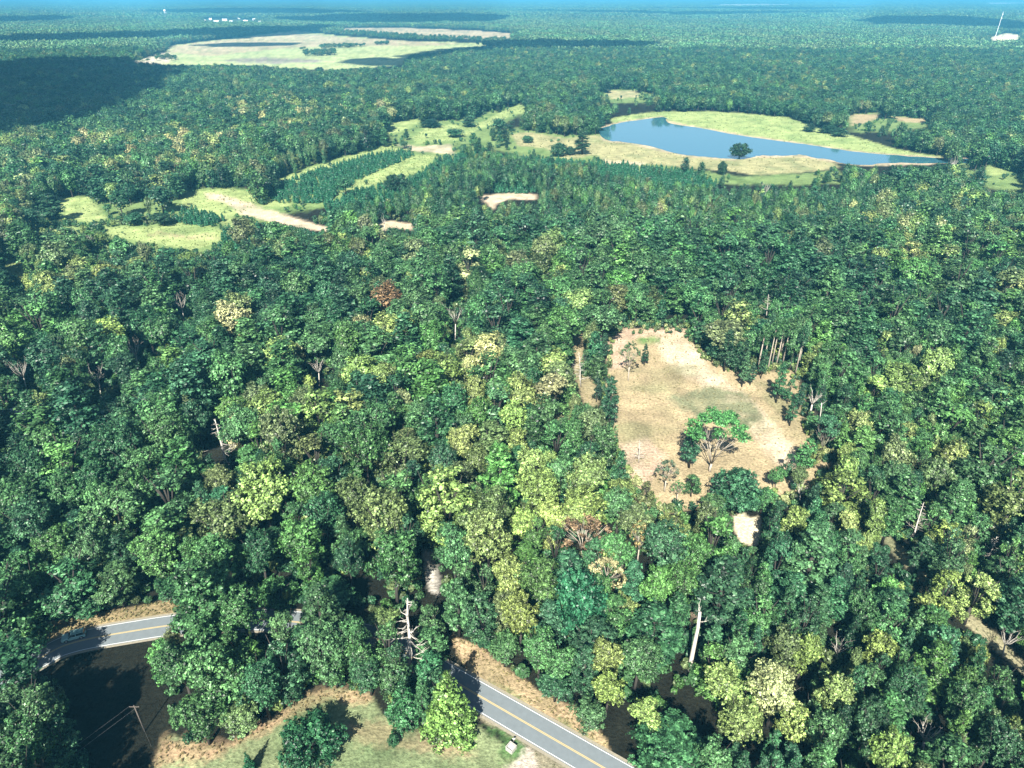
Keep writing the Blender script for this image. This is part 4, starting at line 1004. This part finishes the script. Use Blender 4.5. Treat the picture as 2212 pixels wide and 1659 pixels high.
def meadow_shrubs():
    """low weeds and scrub on open ground and along its edges"""
    P = []; T = []; S = []
    dens = {"clear": 900, "clear2": 60, "lawnedge": 260, "vergeR": 420, "vergeL": 420, "trail": 160, "leftmead": 300, "leftmead3": 200, "mead6": 500, "mead7": 500, "mead9": 500, "mead11": 500, "nbank": 900, "leftmead2": 80, "road_open": 40}
    for nm, c, p, b in Z:
        if nm not in dens: continue
        p = np.array(p, float); w_ = np.array([ground(*q) for q in p]); x0, y0 = w_.min(0); x1, y1 = w_.max(0); m = dens[nm]*4
        x = rs.uniform(x0, x1, m); y = rs.uniform(y0, y1, m); a, b_ = topx(x, y, 0*x); k = inpoly(a, b_, p) & ~near_road(x, y, 4.0) & (y < 1200)
        k &= ~inpoly(a, b_, POND)
        x, y = x[k][:dens[nm]], y[k][:dens[nm]]; farf = np.clip(y/160, 1, 4)
        s = rs.uniform(.12, .42, len(x))*np.sqrt(farf)
        cc = np.array(c)*rs.uniform(.55, 1.05, (len(x), 1))*np.array([.88, 1, .8])
        P.append(np.stack([x, y, 0*x], 1)); T.append(cc); S.append(s)
    P = np.concatenate(P); T = np.concatenate(T); S = np.concatenate(S); n = len(P)
    def tuft(seed):
        q = np.random.default_rng(seed); v, f, a = leaves(q, [(0, 0, .5), (.4, .2, .4), (-.3, -.3, .35)], [.7, .5, .5], 60, .5, .6, (.2, 1)); v[:, 2] = np.maximum(v[:, 2], .02)
        return mk_mesh("tuft_shape", v, f, FOL, attrs=[("v", 'FACE', 'FLOAT', a)])
    scatter("grass_tufts", "coarse grass and weeds on the clearing, verges and meadows", [tuft(k) for k in range(3)], P, rs.uniform(0, 6.28, n), np.stack([S, S, S], 1), rs.integers(0, 3, n), T, "grass")
meadow_shrubs()

# ------------------------------------------------------------------ car on the left road
def car():
    paint = simple("teal_car_paint", (0.30, 0.52, 0.50), .35, .3, .5); glass = simple("dark_glass", (0.015, 0.018, 0.022), .08, 0, .6); rub = simple("tyre_rubber", (.02, .02, .02), .8)
    rim = simple("wheel_metal", (.55, .56, .57), .35, .7); blk = simple("black_trim", (.03, .03, .03), .5); lamp = simple("lamp_lens", (.75, .75, .72), .15); red = simple("tail_lens", (.5, .03, .02), .2)
    X, Y = ground(158, 1388); 
    j = int(np.argmin(((road_xy-np.array([X, Y]))**2).sum(1))); d = (path[min(j+2, len(path)-1)]-path[j-2]).normalized(); n = Vector((-d.y, d.x))
    if n.y < 0: n = -n
    c = path[j]+n*1.35
    root = bpy.data.objects.new("car", None); COL.objects.link(root); root.location = (c.x, c.y, .035); root.rotation_euler = (0, 0, math.atan2(d.y, d.x))
    tag(root, "teal boxy estate car with a roof rack driving on the left road", "car")
    # body: side profile lofted across the width
    prof = [(-2.25,.35),(-2.3,.75),(-2.22,.98),(-1.0,1.05),(2.0,1.02),(2.25,.9),(2.3,.55),(2.2,.33)]
    V = []; F = []; ws = [(-.9, .93), (-.86, 1.0), (.86, 1.0), (.9, .93)]
    for wy, k in ws:
        for px_, pz in prof: V.append((-px_*(.985 if abs(wy) > .88 else 1), wy, .33+(pz-.33)*k))
    m_ = len(prof)
    for a in range(3):
        for i in range(m_): F.append((a*m_+i, a*m_+(i+1) % m_, (a+1)*m_+(i+1) % m_, (a+1)*m_+i))
    F.append(tuple(range(m_-1, -1, -1))); F.append(tuple(3*m_+i for i in range(m_)))
    body = link("body", mk_mesh("body", V, F, paint), root)
    bv = body.modifiers.new("b", 'BEVEL'); bv.width = .05; bv.segments = 2
    # cabin
    m = MB(); b0 = [(-2.12,.82),(1.05,.82)]; 
    lo = [(-2.15,-.82,1.02),(.98,-.82,1.04),(.98,.82,1.04),(-2.15,.82,1.02)]; hi = [(-1.98,-.68,1.58),(.35,-.68,1.60),(.35,.68,1.60),(-1.98,.68,1.58)]
    inv = lambda L_: [(-x, y, z) for x, y, z in L_]
    V = inv(lo)+inv(hi); m = MB(); m.add([(-x, y, z) for x, y, z in lo+hi], [(0,1,5,4),(1,2,6,5),(2,3,7,6),(3,0,4,7),(0,3,2,1)])
    m.v = [(-x, y, z) for x, y, z in m.v]; m.build("windows", glass, root)
    rf = MB(); rf.box(-2.02, .40, -.72, .72, 1.585, 1.66); rfo = rf.build("roof", paint, root); q = rfo.modifiers.new("b", 'BEVEL'); q.width = .03; q.segments = 2
    for sx in (-2.06, -.55, .62):
        for sy in (-1, 1):
            p = MB(); k = .3 if sx > .5 else 0; p.tube([(sx+(.30 if sx > .5 else .0), sy*.83, 1.03), (sx-.22*(sx > .5)+.06*(sx < -2), sy*.70, 1.60)], [.045, .045], 4); p.build("pillar", paint, root)
    rk = MB(); 
    for sy in (-.58, .58): rk.tube([(-1.85, sy, 1.74), (.2, sy, 1.74)], [.025, .025], 6)
    for sx in (-1.7, -.9, -.1): rk.tube([(sx, -.58, 1.75), (sx, .58, 1.75)], [.022, .022], 6)
    for sx in (-1.8, .15):
        for sy in (-.58, .58): rk.box(sx-.03, sx+.03, sy-.02, sy+.02, 1.655, 1.73)
    rk.build("roof_rack", blk, root)
    for sx in (-1.42, 1.42):
        for sy in (-1, 1):
            t = MB(); t.tube([(sx, sy*.74, .34), (sx, sy*.93, .34)], [.34, .34], 20); wh = t.build("wheel", rub, root, True)
            r2 = MB(); r2.tube([(sx, sy*.925, .34), (sx, sy*.945, .34)], [.21, .19], 14); r2.build("rim", rim, wh)
            ar = MB(); ar.tube([(sx+math.cos(a_)*.40, sy*.905, .34+math.sin(a_)*.40) for a_ in np.linspace(0, math.pi, 9)], [.03]*9, 4); ar.build("wheel_arch", blk, root)
    for sy in (-.62, .62):
        h = MB(); h.box(2.2, 2.31, sy-.17, sy+.17, .68, .84); h.build("headlight", lamp, root)
        h = MB(); h.box(-2.32, -2.24, sy-.1, sy+.16, .78, 1.0); h.build("tail_light", red, root)
        h = MB(); h.box(.72, .88, (1 if sy > 0 else -1)*.98-.08, (1 if sy > 0 else -1)*.98+.08, 1.03, 1.18); h.build("side_mirror", blk, root)
    g = MB(); g.box(2.22, 2.325, -.4, .4, .55, .78); g.build("grille", blk, root)
    for sx in (-2.33, 2.25): g = MB(); g.box(sx, sx+.09, -.84, .84, .36, .52); g.build("bumper", blk, root)
car()

# ------------------------------------------------------------------ box on the lawn, pole, house, far buildings
def lawn_box():
    wood = simple("weathered_white_boards", (.34, .33, .29), .8, noise=.18, nscale=6); dark = simple("dark_inside", (.05, .03, .025), .9); pale = simple("pale_plastic", (.46, .46, .45), .5)
    X, Y = ground(1104, 1619); root = bpy.data.objects.new("storage_box", None); COL.objects.link(root); root.location = (X, Y, 0); root.rotation_euler = (0, 0, R_(52))
    tag(root, "small square open topped box of pale boards on the lawn by the drive", "box")
    s = .72; h = .95; t = .05
    for i, (x0, x1, y0, y1) in enumerate([(-s, s, -s, -s+t), (-s, s, s-t, s), (-s, -s+t, -s+t+.002, s-t-.002), (s-t, s, -s+t+.002, s-t-.002)]):
        m = MB(); m.box(x0, x1, y0, y1, 0, h)
        m.build("side_panel", wood, root)
    m = MB(); 
    for (x0, x1, y0, y1) in [(-s-.04, s+.04, -s-.04, -s+.10), (-s-.04, s+.04, s-.10, s+.04), (-s-.04, -s+.10, -s+.102, s-.102), (s-.10, s+.04, -s+.102, s-.102)]: m.box(x0, x1, y0, y1, h+.002, h+.05)
    m.build("rim", wood, root)
    m = MB(); m.box(-s+t+.004, s-t-.004, -s+t+.004, s-t-.004, .1, .3); m.build("floor_panel", dark, root)
    m = MB(); m.add([(-.38, -.50, .66), (.58, -.50, .66), (.58, .56, .82), (-.38, .56, .82), (-.38, -.50, .70), (.58, -.50, .70), (.58, .56, .86), (-.38, .56, .86)], [(0,3,2,1),(4,5,6,7),(0,1,5,4),(1,2,6,5),(2,3,7,6),(3,0,4,7)]); m.build("inner_lid", pale, root)
    p = bpy.data.objects.new("mailbox", None); COL.objects.link(p); mx, my = ground(1110, 1603); p.location = (mx, my, 0); tag(p, "little pale mailbox on a post behind the open box", "mailbox")
    m = MB(); m.box(-.05, .05, -.05, .05, 0, .95); m.build("post", wood, p)
    m = MB(); m.add([(x, -.09+.0, .952) for x in (-.24, .24)]+[(x, -.09, 1.08) for x in (-.24, .24)]+[(x, 0, 1.17) for x in (-.24, .24)]+[(x, .09, 1.08) for x in (-.24, .24)]+[(x, .09, .952) for x in (-.24, .24)],
        [(0,1,3,2),(2,3,5,4),(4,5,7,6),(6,7,9,8),(8,9,1,0),(0,2,4,6,8),(9,7,5,3,1)]); m.build("letter_box", pale, p)
lawn_box()
def utility_pole():
    wood = simple("pole_wood", (.10, .085, .07), .9, noise=.2); met = simple("wire_metal", (.25, .25, .25), .4, .6)
    X, Y = ground(313, 1580); root = bpy.data.objects.new("utility_pole", None); COL.objects.link(root); root.location = (X, Y, 0)
    tag(root, "slim wooden utility pole with wires in the dark gap at lower left", "utility pole")
    m = MB(); m.tube([(0, 0, -.3), (0, 0, 7.6)], [.14, .09], 8); m.build("pole", wood, root, True)
    m = MB(); m.box(-.9, .9, -.05, .05, 7.2, 7.32); m.build("crossarm", wood, root)
    for sx in (-.8, 0, .8): m = MB(); m.tube([(sx, 0, 7.32 if sx else 7.6), (sx, 0, 7.46 if sx else 7.75)], [.05, .03], 6); m.build("insulator", met, root)
    for sx in (-.8, .8):
        m = MB(); m.tube([(sx, 0, 7.46), (sx-9, -11, 6.6), (sx-18, -24, 7.6)], [.012]*3, 4); m.build("wire", met, root)
    m = MB(); m.tube([(0, 0, 6.9), (2.6, -3.0, 0)], [.010]*2, 4); m.build("guy_wire", met, root)
utility_pole()
def house(name, x, y, w_, l_, h_, rz, wallc, roofc, label, windows=True, dz=0):
    X, Y = ground(x, y); root = bpy.data.objects.new(name, None); COL.objects.link(root); root.location = (X, Y, 0); root.rotation_euler = (0, 0, rz)
    tag(root, label, "house" if name == "house" else "building")
    wl = simple("wall_paint", wallc, .8, noise=.06); rf = simple("roof_sheet", roofc, .5, noise=.1, nscale=1); gl = simple("window_glass", (.03, .04, .05), .1)
    m = MB(); hw, hl = w_/2, l_/2; r = h_+w_*.22
    m.add([(-hl,-hw,0),(hl,-hw,0),(hl,hw,0),(-hl,hw,0),(-hl,-hw,h_),(hl,-hw,h_),(hl,hw,h_),(-hl,hw,h_),(-hl,0,r-.05),(hl,0,r-.05)],
          [(0,1,5,4),(2,3,7,6),(1,2,6,9,5),(3,0,4,8,7)]); m.build("wall", wl, root)
    m = MB(); o = .5; k = .22*2*o/1
    for sgn in (-1, 1):
        a = (-hl-o, sgn*(hw+o), h_-.22*2*o+.06); b = (hl+o, sgn*(hw+o), h_-.22*2*o+.06); c = (hl+o, 0, r+.06); d = (-hl-o, 0, r+.06)
        v = [a, b, c, d]+[(p[0], p[1], p[2]+.14) for p in (a, b, c, d)]
        m.add(v, [(0,3,2,1),(4,5,6,7),(0,1,5,4),(1,2,6,5),(2,3,7,6),(3,0,4,7)])
    m.build("roof", rf, root)
    if windows:
        for sx in np.linspace(-hl*.7, hl*.7, max(2, int(l_/4))):
            m = MB(); m.box(sx-.5, sx+.5, -hw-.05, -hw-.003, 1.0, 2.2); m.build("window", gl, root)
        m = MB(); m.box(-.5, .5, -hw-.06, -hw-.003, 0, 2.1); 
    return root
house("house", 48, 905, 9, 14, 3, R_(75), (.6, .6, .58), (.50, .56, .62), "pale grey roofed house half hidden by trees at the left edge")
house("house", 5, 935, 8, 11, 3, R_(20), (.7, .7, .66), (.62, .68, .72), "light roofed house cut off by the left edge among trees")
placed += [(ground(48, 905)[0], ground(48, 905)[1], 6)]
town = [(372,37,10,18),(404,31,10,18),(440,44,12,22),(455,40,10,16),(468,46,14,26),(486,42,12,26),(500,46,10,16),(516,38,10,16),(531,45,14,22),(549,41,9,15),(566,46,14,34),(584,43,10,16)]
where = ["far left", "second from left", "third from left", "fourth from left", "fifth from left", "sixth from left", "sixth from right", "fifth from right", "fourth from right", "third from right", "second from right", "far right"]
for (x, y, a, b), wn in zip(sorted(town), where): house("town_building", x, y+3, a, b, 7, R_(8), (.75, .74, .70), (.85, .85, .83), f"low white building, {wn} in the hazy far town", False)
house("farm_building", 2178, 84, 18, 36, 6, R_(10), (.80, .78, .62), (.92, .90, .72), "long cream roofed building by the mast at the far right", False)
house("farm_building", 2158, 88, 8, 16, 3.5, R_(5), (.72, .66, .45), (.78, .70, .48), "small tan building left of the long cream one at far right", False)
def mast():
    X, Y = ground(2148, 86); root = bpy.data.objects.new("radio_mast", None); COL.objects.link(root); root.location = (X, Y, 0); wm = simple("mast_paint", (.85, .85, .85), .5)
    tag(root, "tall thin white mast beside the cream building at the far right", "mast")
    m = MB(); m.tube([(0, 0, 0), (1.2, 0, 78)], [.75, .35], 8); m.build("pole", wm, root); m = MB(); m.box(-1.6, 1.6, -1.6, 1.6, 0, 2.2); m.build("base", wm, root)
    for z in (60, 70): m = MB(); m.box(-.4, 2.6, -1.2, 1.2, z, z+1.2); m.build("antenna", wm, root)
    X, Y = ground(359, 38); root = bpy.data.objects.new("water_tower", None); COL.objects.link(root); root.location = (X, Y, 0)
    tag(root, "white water tower on legs above the far town at upper left", "water tower")
    m = MB(); m.tube([(0, 0, 0), (0, 0, 34)], [2.6, 2.2], 10); m.build("column", wm, root); m = MB(); m.tube([(0, 0, 32), (0, 0, 36), (0, 0, 42), (0, 0, 46)], [3, 8, 8, 2], 16); m.build("tank", wm, root, True)
    for a in range(4): m = MB(); m.tube([(math.cos(a*1.57)*9, math.sin(a*1.57)*9, 0), (math.cos(a*1.57)*6, math.sin(a*1.57)*6, 36)], [.8, .8], 6); m.build("leg", wm, root)
mast()

# ------------------------------------------------------------------ clouds overhead whose shade lies on the far woods
CLM = simple("cloud_white", (.9, .9, .92), 1.0)
CL = [[(-60,165),(100,143),(300,143),(395,150),(380,190),(330,225),(250,260),(170,285),(60,310),(-80,330)],
      [(850,146),(870,120),(980,104),(1150,98),(1420,102),(1400,114),(1150,116),(1000,126),(900,146)],
      [(1850,52),(1900,44),(2050,42),(2150,48),(2260,62),(2250,76),(2150,66),(2000,60),(1900,60)],
      [(-40,88),(120,84),(320,78),(520,68),(720,62),(700,70),(500,84),(300,92),(100,100),(-40,104)],
      [(600,46),(760,38),(1000,36),(1100,42),(1050,52),(850,56),(650,52)],
      [(300,30),(500,22),(650,24),(800,32),(700,36),(450,36)], [(-60,44),(60,42),(170,44),(120,52),(-60,56)],
      [(1400,22),(1600,20),(1900,22),(1700,26)], [(1050,26),(1500,32),(1900,30),(1500,38)],
      [(400,98),(520,92),(650,92),(640,97),(520,101)], [(740,132),(800,126),(870,128),(860,140),(780,144)]]
def clouds():
    ph = np.random.default_rng(9); CH = 1500.0
    import bmesh
    ico = bmesh.new(); bmesh.ops.create_icosphere(ico, subdivisions=2, radius=1); iv = np.array([v.co[:] for v in ico.verts]); fi = np.array([[v.index for v in f.verts] for f in ico.faces]); ico.free()
    t = CH/math.tan(SUN_EL)
    for p in CL:
        wp = np.array([ground(x, max(y, 1)) for x, y in p]); wp = np.clip(wp, [-9000, 0], [9000, 14000]); x0, y0 = wp.min(0); x1, y1 = wp.max(0)
        area = (x1-x0)*(y1-y0); V = []; F = []; k = 0; nb = 0; tries = 0
        step = max(28, math.sqrt(area/900)); q = np.arange(y0, y1, step)
        for yy in q:
            for xx in np.arange(x0, x1, step):
                X = xx+ph.uniform(-.3, .3)*step; Y = yy+ph.uniform(-.3, .3)*step
                if not inpoly(np.array([X]), np.array([Y]), wp)[0]: continue
                r = step*ph.uniform(.75, 1.15)
                V.append(iv*np.array([r, r, r*.5])+np.array([X-LX*t, Y-LY*t, CH+ph.uniform(-.2, .3)*r])); F.append(fi+k*len(iv)); k += 1
        if not V: continue
        o = link("cloud", mk_mesh("cloud", np.concatenate(V), np.concatenate(F), CLM, smooth=True)); tag(o, None, None, None, "structure")
clouds()

# ------------------------------------------------------------------ haze
def haze():
    m = bpy.data.materials.new("haze_air"); m.use_nodes = True; n = m.node_tree; n.nodes.remove(n.nodes["Principled BSDF"])
    v = n.nodes.new("ShaderNodeVolumePrincipled"); v.inputs["Color"].default_value = (.12, .52, .80, 1); v.inputs["Density"].default_value = 0.00016; v.inputs["Anisotropy"].default_value = 0.0
    n.links.new(v.outputs[0], n.nodes["Material Output"].inputs["Volume"])
    mb = MB(); mb.box(-42000, 42000, -8000, 82000, -1.0, 150.0)
    o = mb.build("haze", m); tag(o, "thin blue haze lying over the whole countryside", "haze", None, "stuff")
haze()
